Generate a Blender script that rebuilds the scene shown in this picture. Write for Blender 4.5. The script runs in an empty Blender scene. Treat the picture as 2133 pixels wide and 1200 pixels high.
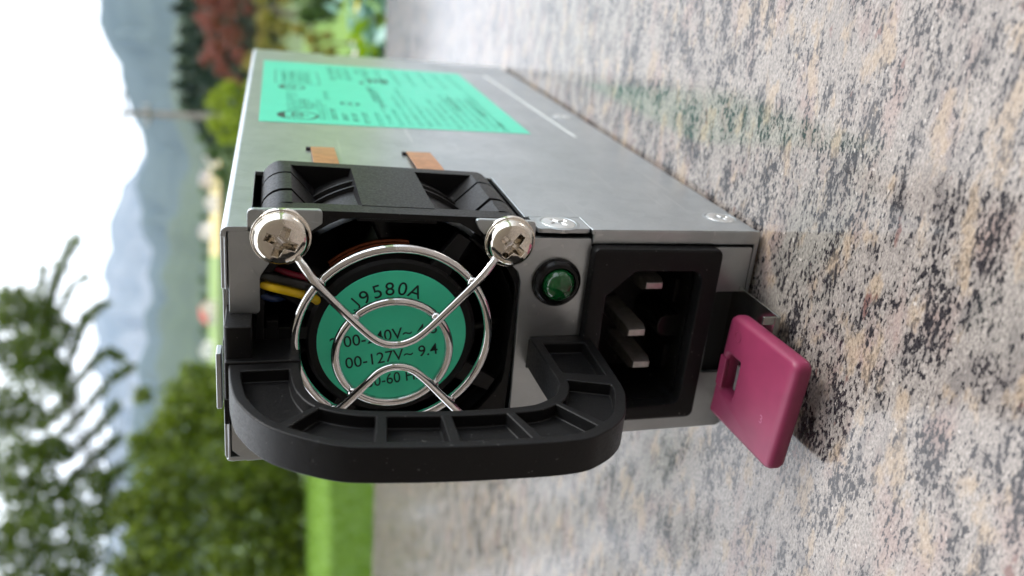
import bpy, bmesh, math, random
import numpy as np
from mathutils import Vector, Matrix, geometry
R_ = math.radians
random.seed(7)
rng = np.random.default_rng(11)
sc = bpy.context.scene
col = sc.collection

# ------------------------------------------------------------------ camera
CAM = Vector((0.03962, -0.11340, 0.07869))
cam_d = bpy.data.cameras.new('camera')
cam = bpy.data.objects.new('camera', cam_d)
col.objects.link(cam)
# the phone was held upright, so the picture lies on its side
rx, ry, rz_ = Vector((0.113729, -0.297616, -0.947887)), Vector((0.935617, 0.353014, 0.001418)), Vector((0.334195, -0.887021, 0.318603))
cam.matrix_world = Matrix(((rx.x, ry.x, rz_.x, CAM.x), (rx.y, ry.y, rz_.y, CAM.y), (rx.z, ry.z, rz_.z, CAM.z), (0, 0, 0, 1)))
cam_d.sensor_fit = 'HORIZONTAL'
cam_d.sensor_width = 36.0
cam_d.lens = 1691.9 / 2133 * 36.0
cam_d.shift_x = -76.8 / 2133
cam_d.shift_y = -83.6 / 2133
cam_d.clip_start = 0.002
cam_d.clip_end = 60000
cam_d.dof.use_dof = True
cam_d.dof.focus_distance = 0.121
cam_d.dof.aperture_fstop = 17.5
sc.camera = cam

# ------------------------------------------------------------------ sky, sun, exposure
world = bpy.data.worlds.new('World')
sc.world = world
world.use_nodes = True
nt = world.node_tree
bg = nt.nodes['Background']
sky = nt.nodes.new('ShaderNodeTexSky')
sky.sky_type = 'NISHITA'
sky.sun_disc = False
SUN_EL, SUN_AZ = R_(42), R_(62)
sky.sun_elevation = SUN_EL
sky.sun_rotation = SUN_AZ
geo_c = nt.nodes.new('ShaderNodeTexCoord')
cl = nt.nodes.new('ShaderNodeTexNoise')
cl.inputs['Scale'].default_value = 2.2
cl.inputs['Detail'].default_value = 5
rampc = nt.nodes.new('ShaderNodeValToRGB')
rampc.color_ramp.elements[0].position = 0.25
rampc.color_ramp.elements[0].color = (12.5, 13.0, 13.8, 1)
rampc.color_ramp.elements[1].position = 0.75
rampc.color_ramp.elements[1].color = (17.5, 17.5, 17.5, 1)
mixs = nt.nodes.new('ShaderNodeMixRGB')
mixs.inputs['Fac'].default_value = 0.9
nt.links.new(geo_c.outputs['Generated'], cl.inputs['Vector'])
nt.links.new(cl.outputs['Fac'], rampc.inputs['Fac'])
nt.links.new(sky.outputs['Color'], mixs.inputs['Color1'])
nt.links.new(rampc.outputs['Color'], mixs.inputs['Color2'])
nt.links.new(mixs.outputs['Color'], bg.inputs['Color'])
bg.inputs['Strength'].default_value = 0.135
sun_d = bpy.data.lights.new('sun', 'SUN')
sun_d.energy = 2.1
sun_d.angle = R_(18)
sun_d.color = (1.0, 0.96, 0.9)
sun = bpy.data.objects.new('sun', sun_d)
col.objects.link(sun)
sd = Vector((math.sin(SUN_AZ) * math.cos(SUN_EL), math.cos(SUN_AZ) * math.cos(SUN_EL), math.sin(SUN_EL)))
sun.rotation_euler = sd.to_track_quat('Z', 'Y').to_euler()
sun.location = (3, 3, 6)
sc.view_settings.view_transform = 'Standard'
sc.view_settings.look = 'None'
sc.view_settings.exposure = 0.4
sc.view_settings.gamma = 1.0
sc.view_settings.use_curve_mapping = False
sc.render.engine = 'CYCLES'
sc.cycles.use_denoising = True
sc.cycles.max_bounces = 8
sc.cycles.transparent_max_bounces = 8
sc.cycles.volume_bounces = 1

# ------------------------------------------------------------------ materials
class NT:
    def __init__(self, name):
        self.m = bpy.data.materials.new(name)
        self.m.use_nodes = True
        self.t = self.m.node_tree
        self.b = self.t.nodes['Principled BSDF']
        self.out = self.t.nodes['Material Output']
    def n(self, kind, **kw):
        nd = self.t.nodes.new('ShaderNode' + kind)
        for k, v in kw.items():
            if k in nd.inputs:
                nd.inputs[k].default_value = v
            else:
                setattr(nd, k, v)
        return nd
    def l(self, a, b):
        self.t.links.new(a, b)
    def ramp(self, src, stops, interp='LINEAR'):
        r = self.n('ValToRGB')
        r.color_ramp.interpolation = interp
        e = r.color_ramp.elements
        while len(e) < len(stops):
            e.new(0.5)
        for el, (p, c) in zip(e, stops):
            el.position = p
            el.color = (c, c, c, 1) if isinstance(c, (int, float)) else (*c, 1)
        self.l(src, r.inputs['Fac'])
        return r.outputs['Color']
    def mix(self, fac, a, b, blend='MIX'):
        m = self.n('MixRGB', blend_type=blend)
        for s, v in (('Fac', fac), ('Color1', a), ('Color2', b)):
            if isinstance(v, (int, float)):
                m.inputs[s].default_value = v
            elif isinstance(v, tuple):
                m.inputs[s].default_value = (*v, 1)
            else:
                self.l(v, m.inputs[s])
        return m.outputs['Color']
    def noise(self, scale, detail=2.0, rough=0.5, vec=None):
        nd = self.n('TexNoise', Scale=scale, Detail=detail, Roughness=rough)
        self.l(vec if vec is not None else self.coord(), nd.inputs['Vector'])
        return nd.outputs['Fac']
    def coord(self):
        if not hasattr(self, '_c'):
            self._c = self.n('TexCoord').outputs['Object']
        return self._c
    def mapped(self, scale=(1, 1, 1), rot=(0, 0, 0), src=None):
        mp = self.n('Mapping')
        mp.inputs['Scale'].default_value = scale
        mp.inputs['Rotation'].default_value = rot
        self.l(src or self.coord(), mp.inputs['Vector'])
        return mp.outputs['Vector']
    def bump(self, h, strength, dist):
        b = self.n('Bump', Strength=strength, Distance=dist)
        self.l(h, b.inputs['Height'])
        self.l(b.outputs['Normal'], self.b.inputs['Normal'])
    def set(self, **kw):
        for k, v in kw.items():
            k = k.replace('_', ' ')
            if isinstance(v, tuple):
                self.b.inputs[k].default_value = (*v, 1)
            elif isinstance(v, (int, float)):
                self.b.inputs[k].default_value = v
            else:
                self.l(v, self.b.inputs[k])

def plain(name, c, rough=0.5, metal=0.0, var=0.12, scale=400, **kw):
    m = NT(name)
    n = m.noise(scale, 3)
    lo = tuple(x * (1 - var) for x in c)
    hi = tuple(min(1, x * (1 + var)) for x in c)
    m.set(Base_Color=m.ramp(n, [(0.3, lo), (0.7, hi)]), Roughness=rough, Metallic=metal, **kw)
    return m.m

def steel_mat():                       # galvanised sheet: cloudy spangle, fine rolling lines, small scuffs
    m = NT('galvanised_steel')
    a = m.noise(60, 4, 0.6)
    v = m.n('TexVoronoi', Scale=420)
    m.l(m.coord(), v.inputs['Vector'])
    sp = m.ramp(v.outputs['Color'], [(0.0, 0.42), (1.0, 0.62)])
    base = m.ramp(a, [(0.3, (0.42, 0.475, 0.50)), (0.72, (0.565, 0.61, 0.63))])
    c = m.mix(0.30, base, sp)
    scr = m.ramp(m.noise(1.0, 1, 0.4, m.mapped((900, 25, 900), (0.2, 0.5, 0.35))), [(0.735, 0.0), (0.75, 0.5)])
    c = m.mix(scr, c, (0.66, 0.68, 0.68))
    c = m.mix(m.ramp(m.noise(22, 4, 0.65), [(0.45, 0.0), (0.75, 0.28)]), c, (0.30, 0.33, 0.335))
    lines = m.noise(1.0, 2, 0.5, m.mapped((3000, 60, 60)))
    fine = m.noise(2600, 2)
    dark = m.ramp(m.noise(1500, 3, 0.7), [(0.70, 0.0), (0.78, 1.0)])
    c = m.mix(m.mix(0.30, (0, 0, 0), dark), c, (0.25, 0.25, 0.25))
    m.set(Base_Color=c, Metallic=0.92, Roughness=m.ramp(fine, [(0.3, 0.30), (0.7, 0.40)]))
    m.bump(m.mix(0.5, lines, fine), 0.10, 0.0002)
    return m.m

def black_plastic(name, c=0.018, rough=0.42, dust=1.0, grain=2600):
    m = NT(name)
    f = m.noise(grain, 2, 0.6)
    d = m.ramp(m.noise(1700, 1, 0.4), [(0.745, 0.0), (0.765, 1.0)])
    d2 = m.ramp(m.noise(300, 3), [(0.35, 0.0), (0.75, 1.0)])
    dm = m.mix(1.0, d, d2, 'MULTIPLY')
    base = m.mix(m.noise(120, 3), (c * 0.85, c * 0.85, c * 0.9), (c * 1.3, c * 1.3, c * 1.4))
    m.set(Specular_IOR_Level=0.24, Base_Color=m.mix(m.mix(dust, (0, 0, 0), dm), base, (0.34, 0.34, 0.33)), Roughness=m.ramp(f, [(0.3, rough - 0.06), (0.7, rough + 0.1)]))
    m.bump(f, 0.35, 0.00006)
    return m.m

def granite_mat():
    m = NT('polished_granite')
    rot = (0, 0, R_(9))
    N = lambda sx, sy, d=3, r=0.55, ro=rot: m.noise(1.0, d, r, m.mapped((sx, sy, sy), ro))
    fine = N(800, 1700, 4, 0.68)                 # single dark mica flakes
    grit = N(1500, 2700, 4, 0.72, (0, 0, R_(25)))  # crystal grain
    midn = N(150, 360, 3, 0.6)
    big = N(36, 85, 3, 0.55)
    warm = N(105, 210, 4, 0.6, (0, 0, R_(5)))
    pink = N(60, 130, 4, 0.6, (0, 0, R_(13)))
    green = N(13, 30, 2, 0.5)
    base = m.ramp(grit, [(0.32, (0.105, 0.101, 0.10)), (0.47, (0.205, 0.197, 0.19)), (0.56, (0.27, 0.26, 0.25)), (0.70, (0.36, 0.348, 0.335))])
    base = m.mix(m.ramp(midn, [(0.36, 0.6), (0.54, 0.0)]), base, (0.105, 0.102, 0.106))
    base = m.mix(m.ramp(big, [(0.52, 0.0), (0.68, 0.22)]), base, (0.12, 0.112, 0.11))
    c = m.mix(m.ramp(pink, [(0.52, 0.0), (0.66, 0.42)]), base, m.mix(grit, (0.16, 0.10, 0.092), (0.33, 0.225, 0.205)))
    c = m.mix(m.ramp(green, [(0.60, 0.0), (0.72, 0.30)]), c, (0.08, 0.12, 0.095))
    cream = m.ramp(warm, [(0.55, 0.0), (0.63, 0.72)])
    c = m.mix(cream, c, m.mix(m.ramp(grit, [(0.35, 0.0), (0.65, 1.0)]), (0.21, 0.165, 0.115), (0.37, 0.315, 0.245)))
    redm = m.ramp(N(150, 270, 3, 0.55, (0.3, 0, R_(20))), [(0.685, 0.0), (0.73, 0.7)])
    c = m.mix(redm, c, (0.11, 0.042, 0.036))
    # mica flakes crowd into streaks
    thr = m.mix(0.46, fine, m.mix(0.42, midn, big))
    dk = m.ramp(thr, [(0.457, 1.0), (0.485, 0.0)])
    keep = m.mix(m.mix(1.0, cream, (0.7, 0.7, 0.7), 'MULTIPLY'), dk, (0, 0, 0))
    c = m.mix(keep, c, m.mix(m.ramp(grit, [(0.4, 0.0), (0.7, 1.0)]), (0.011, 0.011, 0.015), (0.050, 0.048, 0.052)))
    glint = m.ramp(N(900, 1100, 1, 0.5, (0, 0.4, 0.2)), [(0.745, 0.0), (0.775, 0.6)])
    c = m.mix(glint, c, (0.50, 0.49, 0.48))
    c = m.mix(1.0, c, (1.27, 1.175, 1.11), 'MULTIPLY')
    m.set(Base_Color=c, Roughness=m.ramp(midn, [(0.3, 0.08), (0.7, 0.14)]), Specular_IOR_Level=0.6)
    m.bump(fine, 0.012, 0.0001)
    return m.m

def leaf_mat(name, dark, light, transl=0.4, rough=0.5):
    m = NT(name)
    g = m.n('NewGeometry')
    r = g.outputs['Random Per Island']
    c = m.ramp(r, [(0.0, dark), (0.6, tuple((a + b) / 2 for a, b in zip(dark, light))), (1.0, light)])
    m.set(Base_Color=c, Roughness=rough)
    tr = m.n('BsdfTranslucent')
    m.l(m.mix(0.35, c, (0.30, 0.42, 0.02) if light[1] > light[0] else (0.4, 0.1, 0.05)), tr.inputs['Color'])
    mx = m.n('MixShader')
    mx.inputs['Fac'].default_value = transl
    m.l(m.b.outputs['BSDF'], mx.inputs[1])
    m.l(tr.outputs['BSDF'], mx.inputs[2])
    m.l(mx.outputs['Shader'], m.out.inputs['Surface'])
    return m.m

M = {}
M['steel'] = steel_mat()
M['chrome'] = plain('chromed_wire', (0.80, 0.80, 0.80), 0.075, 1.0, 0.04, 900)
M['screw'] = plain('nickel_plated_screw', (0.84, 0.79, 0.70), 0.11, 1.0, 0.05, 500)
M['zinc'] = plain('zinc_screw', (0.72, 0.73, 0.72), 0.30, 0.9, 0.06, 900)
M['black'] = black_plastic('handle_plastic', 0.0065, 0.40, 0.3)
M['fan_black'] = black_plastic('fan_plastic', 0.007, 0.40, 0.35)
M['socket_black'] = black_plastic('socket_plastic', 0.007, 0.48, 1.0)
M['gloss_black'] = black_plastic('collar_plastic', 0.008, 0.16, 0.1)
M['dark_in'] = plain('dark_interior', (0.012, 0.012, 0.013), 0.6)
M['sticker'] = plain('green_sticker', (0.075, 0.84, 0.52), 0.42, 0, 0.04, 300)
M['label'] = plain('mint_label', (0.070, 0.60, 0.41), 0.40, 0, 0.03, 200)
M['ink'] = plain('black_ink', (0.006, 0.022, 0.016), 0.5, 0, 0.1)
M['ink_grey'] = plain('faint_ink', (0.045, 0.36, 0.25), 0.5, 0, 0.1)
M['ink_mid'] = plain('grey_ink', (0.012, 0.12, 0.08), 0.5, 0, 0.1)
M['brown'] = plain('copper_finger', (0.46, 0.22, 0.10), 0.42, 0.45, 0.18, 500)
M['magenta'] = plain('magenta_plastic', (0.225, 0.026, 0.074), 0.46, 0, 0.07, 300, Specular_IOR_Level=0.4)
M['pin'] = plain('nickel_pin', (0.50, 0.50, 0.48), 0.34, 0.8, 0.15, 900)
M['spring'] = plain('spring_steel', (0.45, 0.46, 0.44), 0.24, 1.0, 0.1, 400)
M['green_lens'] = plain('green_lens', (0.003, 0.075, 0.016), 0.10, 0, 0.15, 500, Coat_Weight=0.6, Coat_Roughness=0.04)
M['wire_yellow'] = plain('yellow_insulation', (0.75, 0.50, 0.01), 0.35)
M['wire_red'] = plain('red_insulation', (0.20, 0.012, 0.03), 0.35)
M['wire_black'] = plain('black_insulation', (0.012, 0.012, 0.012), 0.3)
M['wire_blue'] = plain('blue_insulation', (0.012, 0.03, 0.10), 0.35)
M['coil'] = plain('enamelled_copper', (0.16, 0.038, 0.012), 0.35, 0.7, 0.3, 1500)
M['line'] = plain('clear_film_edge', (0.72, 0.76, 0.75), 0.3, 0, 0.05)
M['granite'] = granite_mat()

# ------------------------------------------------------------------ builders
UNIT, WORLDC = 'device', 'world'
ROOT_AT = Vector((-0.019, 0.085, 0.0))
def D(u, v, w):                        # millimetres on the power supply -> metres in the place
    return Vector((-v * .001, w * .001, (86.0 - u) * .001))

def tag(o, label=None, cat=None, group=None, kind=None):
    for k, v in (('label', label), ('category', cat), ('group', group), ('kind', kind)):
        if v:
            o[k] = v
    return o

def empty(name, loc, label=None, cat=None, group=None):
    o = bpy.data.objects.new(name, None)
    col.objects.link(o)
    o.location = loc
    o.empty_display_size = 0.02
    return tag(o, label, cat, group)

def weighted(o):                       # keep big flat faces flat under smooth shading
    w_ = o.modifiers.new('normals', 'WEIGHTED_NORMAL')
    w_.weight = 100
    w_.keep_sharp = True

class MB:
    def __init__(self):
        self.v, self.f = [], []
    def add(self, vs, fs):
        k = len(self.v)
        self.v += [tuple(p) for p in vs]
        self.f += [tuple(i + k for i in f) for f in fs]
        return self
    def box(self, a, b):
        (x0, y0, z0), (x1, y1, z1) = a, b
        vs = [(x0, y0, z0), (x1, y0, z0), (x1, y1, z0), (x0, y1, z0), (x0, y0, z1), (x1, y0, z1), (x1, y1, z1), (x0, y1, z1)]
        return self.add(vs, [(0, 3, 2, 1), (4, 5, 6, 7), (0, 1, 5, 4), (1, 2, 6, 5), (2, 3, 7, 6), (3, 0, 4, 7)])
    def prism(self, pts, z0, z1, fn=lambda x, y, z: (x, y, z)):
        n = len(pts)
        vs = [fn(x, y, z0) for x, y in pts] + [fn(x, y, z1) for x, y in pts]
        fs = [tuple(range(n - 1, -1, -1)), tuple(range(n, 2 * n))] + [(i, (i + 1) % n, n + (i + 1) % n, n + i) for i in range(n)]
        return self.add(vs, fs)
    def lathe(self, prof, c, axis='w', n=40, close=False, a0=0, a1=2 * math.pi):
        # prof: (radius, height along axis)
        full = abs(a1 - a0 - 2 * math.pi) < 1e-6
        m = n if full else n + 1
        vs = []
        for r, h in prof:
            for i in range(m):
                a = a0 + (a1 - a0) * i / n
                p, q = r * math.cos(a), r * math.sin(a)
                if axis == 'w':
                    vs.append((c[0] + p, c[1] + q, c[2] + h))
                elif axis == 'v':
                    vs.append((c[0] + p, c[1] + h, c[2] + q))
                else:
                    vs.append((c[0] + p, c[1] + q, c[2] + h))
        fs = []
        k = len(prof)
        for j in range(k if close else k - 1):
            for i in range(n):
                i2 = (i + 1) % m if full else i + 1
                j2 = (j + 1) % k
                fs.append((j * m + i, j * m + i2, j2 * m + i2, j2 * m + i))
        return self.add(vs, fs)
    def disc(self, r, c, n=40, axis='w'):
        vs = [(c[0] + r * math.cos(2 * math.pi * i / n), c[1] + (r * math.sin(2 * math.pi * i / n) if axis == 'w' else 0),
               c[2] + (r * math.sin(2 * math.pi * i / n) if axis == 'v' else 0)) for i in range(n)]
        return self.add(vs, [tuple(range(n))])
    def tube(self, path, r, n=10, closed=False, r1=None):
        P = [Vector(p) for p in path]
        k = len(P)
        vs, fs = [], []
        prev = None
        for i, p in enumerate(P):
            a = P[(i - 1) % k] if (closed or i > 0) else P[i]
            b = P[(i + 1) % k] if (closed or i < k - 1) else P[i]
            t = (b - a).normalized()
            if prev is None:
                x = t.orthogonal().normalized()
            else:
                x = (prev - t * prev.dot(t)).normalized()
            prev = x
            y = t.cross(x)
            rr = r if r1 is None else r + (r1 - r) * i / (k - 1)
            for j in range(n):
                an = 2 * math.pi * j / n
                vs.append(p + (x * math.cos(an) + y * math.sin(an)) * rr)
        for i in range(k if closed else k - 1):
            for j in range(n):
                i2 = (i + 1) % k
                fs.append((i * n + j, i * n + (j + 1) % n, i2 * n + (j + 1) % n, i2 * n + j))
        if not closed:
            fs.append(tuple(range(n - 1, -1, -1)))
            fs.append(tuple(range((k - 1) * n, k * n)))
        return self.add(vs, fs)
    def mapv(self, fn):
        self.v = [tuple(fn(*p)) for p in self.v]
        return self
    def build(self, name, mat, parent=None, unit=UNIT, smooth=35, bevel=0, segs=2, label=None, kind=None, recalc=True, bang=40, wn=False):
        org = Vector((0, 0, 0))
        if parent is not None:
            p = parent
            while p is not None:
                org += p.location
                p = p.parent
        me = bpy.data.meshes.new(name)
        vs = [D(*p) - org for p in self.v] if unit == UNIT else [Vector(p) - org for p in self.v]
        me.from_pydata([tuple(p) for p in vs], [], self.f)
        if recalc:
            bm = bmesh.new()
            bm.from_mesh(me)
            bmesh.ops.remove_doubles(bm, verts=bm.verts, dist=1e-7 if unit == UNIT else 1e-5)
            bmesh.ops.recalc_face_normals(bm, faces=bm.faces)
            bm.to_mesh(me)
            bm.free()
        if smooth:
            me.shade_smooth()
            me.set_sharp_from_angle(angle=R_(smooth))
        if mat is not None:
            me.materials.append(mat)
        o = bpy.data.objects.new(name, me)
        col.objects.link(o)
        if parent is not None:
            o.parent = parent
        if bevel:
            b = o.modifiers.new('bevel', 'BEVEL')
            b.width = bevel * .001 if unit == UNIT else bevel
            b.segments = segs
            b.limit_method = 'ANGLE'
            b.angle_limit = R_(bang)
            b.harden_normals = True
        if wn:
            weighted(o)
        if label:
            o['label'] = label
        if kind:
            o['kind'] = kind
        return o

def mesh_of(o):
    dg = bpy.context.evaluated_depsgraph_get()
    dg.update()
    return bpy.data.meshes.new_from_object(o.evaluated_get(dg))

def spline2d(cu, pts):
    s = cu.splines.new('POLY')
    s.points.add(len(pts) - 1)
    for p, (x, y) in zip(s.points, pts):
        p.co = (x, y, 0, 1)
    s.use_cyclic_u = True

def plate(outline, holes, thick, bevel=0.12):
    """A flat sheet with holes; returns verts and faces, front at z=0, back at z=thick."""
    cu = bpy.data.curves.new('tmp', 'CURVE')
    cu.dimensions = '2D'
    cu.fill_mode = 'BOTH'
    for pts in [outline] + holes:
        spline2d(cu, pts)
    cu.extrude = thick / 2 - bevel
    cu.bevel_depth = bevel
    cu.bevel_resolution = 1
    cu.offset = -bevel
    o = bpy.data.objects.new('tmp', cu)
    col.objects.link(o)
    me = mesh_of(o)
    mb = MB().add([(v.co.x, v.co.y, v.co.z + thick / 2) for v in me.vertices], [tuple(p.vertices) for p in me.polygons])
    bpy.data.objects.remove(o)
    bpy.data.curves.remove(cu)
    bpy.data.meshes.remove(me)
    return mb

def text_mesh(body, size, fn, align='CENTER', extrude=0.0, shear=0.0):
    cu = bpy.data.curves.new('tmp', 'FONT')
    cu.body = body
    cu.size = size
    cu.align_x = align
    cu.shear = shear
    cu.resolution_u = 4
    cu.extrude = extrude
    cu.offset = 0.012
    o = bpy.data.objects.new('tmp', cu)
    col.objects.link(o)
    me = mesh_of(o)
    mb = MB().add([fn(v.co.x, v.co.y, v.co.z) for v in me.vertices], [tuple(p.vertices) for p in me.polygons])
    bpy.data.objects.remove(o)
    bpy.data.curves.remove(cu)
    bpy.data.meshes.remove(me)
    return mb

def boolean(o, cutters, op='DIFFERENCE'):
    """Apply cutters (objects) to mesh object o and drop them."""
    for c in cutters:
        md = o.modifiers.new('cut', 'BOOLEAN')
        md.operation = op
        md.solver = 'EXACT'
        md.object = c
    me = mesh_of(o)
    o.modifiers.clear()
    old = o.data
    o.data = me
    bpy.data.meshes.remove(old)
    for c in cutters:
        bpy.data.objects.remove(c)

def resmooth(o, deg):
    o.data.shade_smooth()
    o.data.set_sharp_from_angle(angle=R_(deg))

def arc(cx, cy, r, a0, a1, n=10):
    return [(cx + r * math.cos(R_(a0 + (a1 - a0) * i / n)), cy + r * math.sin(R_(a0 + (a1 - a0) * i / n))) for i in range(n + 1)]

def rrect(x0, y0, x1, y1, r, n=5):
    return arc(x1 - r, y1 - r, r, 0, 90, n) + arc(x0 + r, y1 - r, r, 90, 180, n) + arc(x0 + r, y0 + r, r, 180, 270, n) + arc(x1 - r, y0 + r, r, 270, 360, n)

def rounded(poly, radii, n=5):
    """Round each corner of a polygon by its radius."""
    out = []
    k = len(poly)
    for i, p in enumerate(poly):
        r = radii[i] if isinstance(radii, (list, tuple)) else radii
        P, A, B = Vector(p), Vector(poly[i - 1]), Vector(poly[(i + 1) % k])
        if r <= 0:
            out.append(p)
            continue
        a, b = (A - P).normalized(), (B - P).normalized()
        ang = a.angle(b)
        d = min(r / math.tan(ang / 2), (A - P).length * .49, (B - P).length * .49)
        s, e = P + a * d, P + b * d
        for j in range(n + 1):
            t = j / n
            q = s * (1 - t) ** 2 + P * 2 * t * (1 - t) + e * t * t
            out.append((q.x, q.y))
    return out

def catmull(pts, n=8, closed=False):
    P = [Vector(p) for p in pts]
    k = len(P)
    out = []
    for i in range(k if closed else k - 1):
        g = lambda j: P[j % k] if closed else P[max(0, min(k - 1, j))]
        a, b, c, d = g(i - 1), g(i), g(i + 1), g(i + 2)
        for j in range(n):
            t = j / n
            out.append(0.5 * ((2 * b) + (c - a) * t + (2 * a - 5 * b + 4 * c - d) * t * t + (3 * b - a - 3 * c + d) * t ** 3))
    if not closed:
        out.append(P[-1])
    return out

# ------------------------------------------------------------------ the place: slab, lawn, valley, mountains
def polar(az, d, z=None, el=None):
    a = R_(az)
    return Vector((CAM.x + d * math.sin(a), CAM.y + d * math.cos(a), (CAM.z + d * math.tan(R_(el))) if el is not None else z))

LAWN_Z = -0.75
def curve_at(pts, x):
    if x <= pts[0][0]:
        return pts[0][1]
    for (a, b), (c, d) in zip(pts, pts[1:]):
        if x <= c:
            t = (x - a) / (c - a)
            t = t * t * (3 - 2 * t)
            return b + (d - b) * t
    return pts[-1][1]

TERR = [(0, -0.75), (30, -0.75), (60, -2.0), (120, 0.5), (250, 9), (450, 25.0), (700, 47), (900, 60), (1500, 70), (12000, 80)]
def wob(x, y, s):
    return math.sin(x * s + 1.3 * math.sin(y * s * .7)) * math.cos(y * s * .83 + 0.9 * math.sin(x * s * .6 + 2))

mb = MB()
radii = [0.05, 2, 4, 6, 9, 12, 16, 20, 25, 30, 38, 48, 60, 80, 100, 125, 160, 200, 250, 320, 400, 450, 500, 600, 700, 800, 900, 1500, 4000, 8800]
NA = 96
for r in radii:
    for i in range(NA):
        p = polar(360 * i / NA, r, 0)
        mb.v.append((p.x, p.y, curve_at(TERR, r) + (wob(p.x, p.y, .02) * min(1.0, max(0, (r - 60) / 300)) * 2)))
for j in range(len(radii) - 1):
    for i in range(NA):
        mb.f.append((j * NA + i, j * NA + (i + 1) % NA, (j + 1) * NA + (i + 1) % NA, (j + 1) * NA + i))
mb.f.append(tuple(range(NA)))
g = NT('meadow_ground')
tc = g.n('TexCoord').outputs['Object']
gn = g.noise(0.02, 5, 0.6, tc)
gf = g.noise(14, 4, 0.7, tc)
gc = g.ramp(gn, [(0.35, (0.055, 0.10, 0.022)), (0.55, (0.085, 0.13, 0.03)), (0.7, (0.05, 0.075, 0.025))])
g.set(Base_Color=g.mix(g.ramp(gf, [(0.3, 0.0), (0.7, 0.6)]), gc, (0.04, 0.07, 0.012)), Roughness=0.9)
tag(mb.build('terrain', g.m, unit=WORLDC, smooth=60), kind='structure')

# lawn sheet and a darker band of taller grass in front of it
def ring_sheet(name, mat, az0, az1, r0, r1, z, na=16, nr=4):
    b = MB()
    for j in range(nr + 1):
        for i in range(na + 1):
            b.v.append(tuple(polar(az0 + (az1 - az0) * i / na, r0 + (r1 - r0) * j / nr, z)))
    for j in range(nr):
        for i in range(na):
            q = j * (na + 1) + i
            b.f.append((q, q + 1, q + na + 2, q + na + 1))
    return tag(b.build(name, mat, unit=WORLDC, smooth=0), kind='structure')

def grass_mat(name, a, b, s):
    m = NT(name)
    n = m.noise(s, 5, 0.7, m.n('TexCoord').outputs['Object'])
    m.set(Base_Color=m.ramp(n, [(0.3, a), (0.7, b)]), Roughness=0.8)
    return m.m
lawn_m = grass_mat('lawn_grass', (0.075, 0.17, 0.003), (0.12, 0.22, 0.006), 3)
ring_sheet('lawn', lawn_m, -75, 60, 1.2, 28, LAWN_Z + .01)
blade_m = leaf_mat('grass_blade', (0.05, 0.11, 0.008), (0.10, 0.19, 0.015), 0.3)
lawn_blade_m = leaf_mat('lawn_blade', (0.085, 0.18, 0.003), (0.14, 0.24, 0.008), 0.3)

def blades(name, mat, az0, az1, r0, r1, n, h, w, base):
    az = rng.uniform(az0, az1, n)
    rr = np.sqrt(rng.uniform(r0 ** 2, r1 ** 2, n))
    x = CAM.x + rr * np.sin(np.radians(az))
    y = CAM.y + rr * np.cos(np.radians(az))
    hh = h * rng.uniform(.6, 1.3, n)
    t = rng.uniform(0, 2 * np.pi, n)
    lean = rng.normal(0, .3, (n, 2)) * hh[:, None]
    z = np.full(n, base)
    V = np.zeros((n, 3, 3))
    V[:, 0] = np.stack([x - w * np.cos(t), y - w * np.sin(t), z], 1)
    V[:, 1] = np.stack([x + w * np.cos(t), y + w * np.sin(t), z], 1)
    V[:, 2] = np.stack([x + lean[:, 0], y + lean[:, 1], z + hh], 1)
    me = bpy.data.meshes.new(name)
    me.from_pydata(V.reshape(-1, 3).tolist(), [], np.arange(3 * n).reshape(-1, 3).tolist())
    me.materials.append(mat)
    o = bpy.data.objects.new(name, me)
    col.objects.link(o)
    tag(o, kind='stuff')
blades('tall_grass', blade_m, -60, -20, 7.0, 12.2, 16000, 0.16, 0.012, LAWN_Z)
blades('lawn_grass', lawn_blade_m, -60, -20, 12.2, 25, 12000, 0.09, 0.012, LAWN_Z)

# granite slab: far edge 0.53 m away, slightly oblique
def slab():
    e0, e1 = Vector((1.3, 0.764, 0)), Vector((-1.6, 0.268, 0))
    pts = [(e0.x, e0.y), (e1.x, e1.y), (e1.x, -0.60), (e0.x, -0.60)]
    o = plate(rounded(pts, 0.01), [], 0.04, 0.003).mapv(lambda x, y, z: (x, y, -z - 0.0007)).build('granite_slab', M['granite'], unit=WORLDC, smooth=0)
    tag(o, 'speckled grey, pink and cream polished granite slab under the power supply', 'stone slab')
slab()

# ridge = a solid range of slopes with its own crest line, seen from the valley
def ridge(name, crest, dist, foot, back, mat, base_el, rough=0.05, n=140, az0=-75, az1=40, layers=9):
    b = MB()
    rows = []
    for j in range(layers + 5):
        for i in range(n + 1):
            az = az0 + (az1 - az0) * i / n
            el = curve_at(crest, az) + 0.16 * math.sin(az * 2.1 + dist) + 0.08 * math.sin(az * 5.3 + 1)
            hz = dist * math.tan(R_(el))
            if j <= layers:
                t = j / layers
                d = foot + (dist - foot) * t
                z0 = foot * math.tan(R_(base_el))
                z = z0 + (hz - z0) * (t ** 0.9) + rough * hz * wob(az * 40, d * .01, .11) * math.sin(math.pi * t)
            else:
                t = (j - layers) / 4
                d = dist + (back - dist) * t
                z = hz * (1 - t) - 1 * t
            b.v.append(tuple(polar(az, d, z)))
    L = layers + 5
    for j in range(L - 1):
        for i in range(n):
            q = j * (n + 1) + i
            b.f.append((q, q + 1, q + n + 2, q + n + 1))
    return tag(b.build(name, mat, unit=WORLDC, smooth=70), kind='structure')

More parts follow.
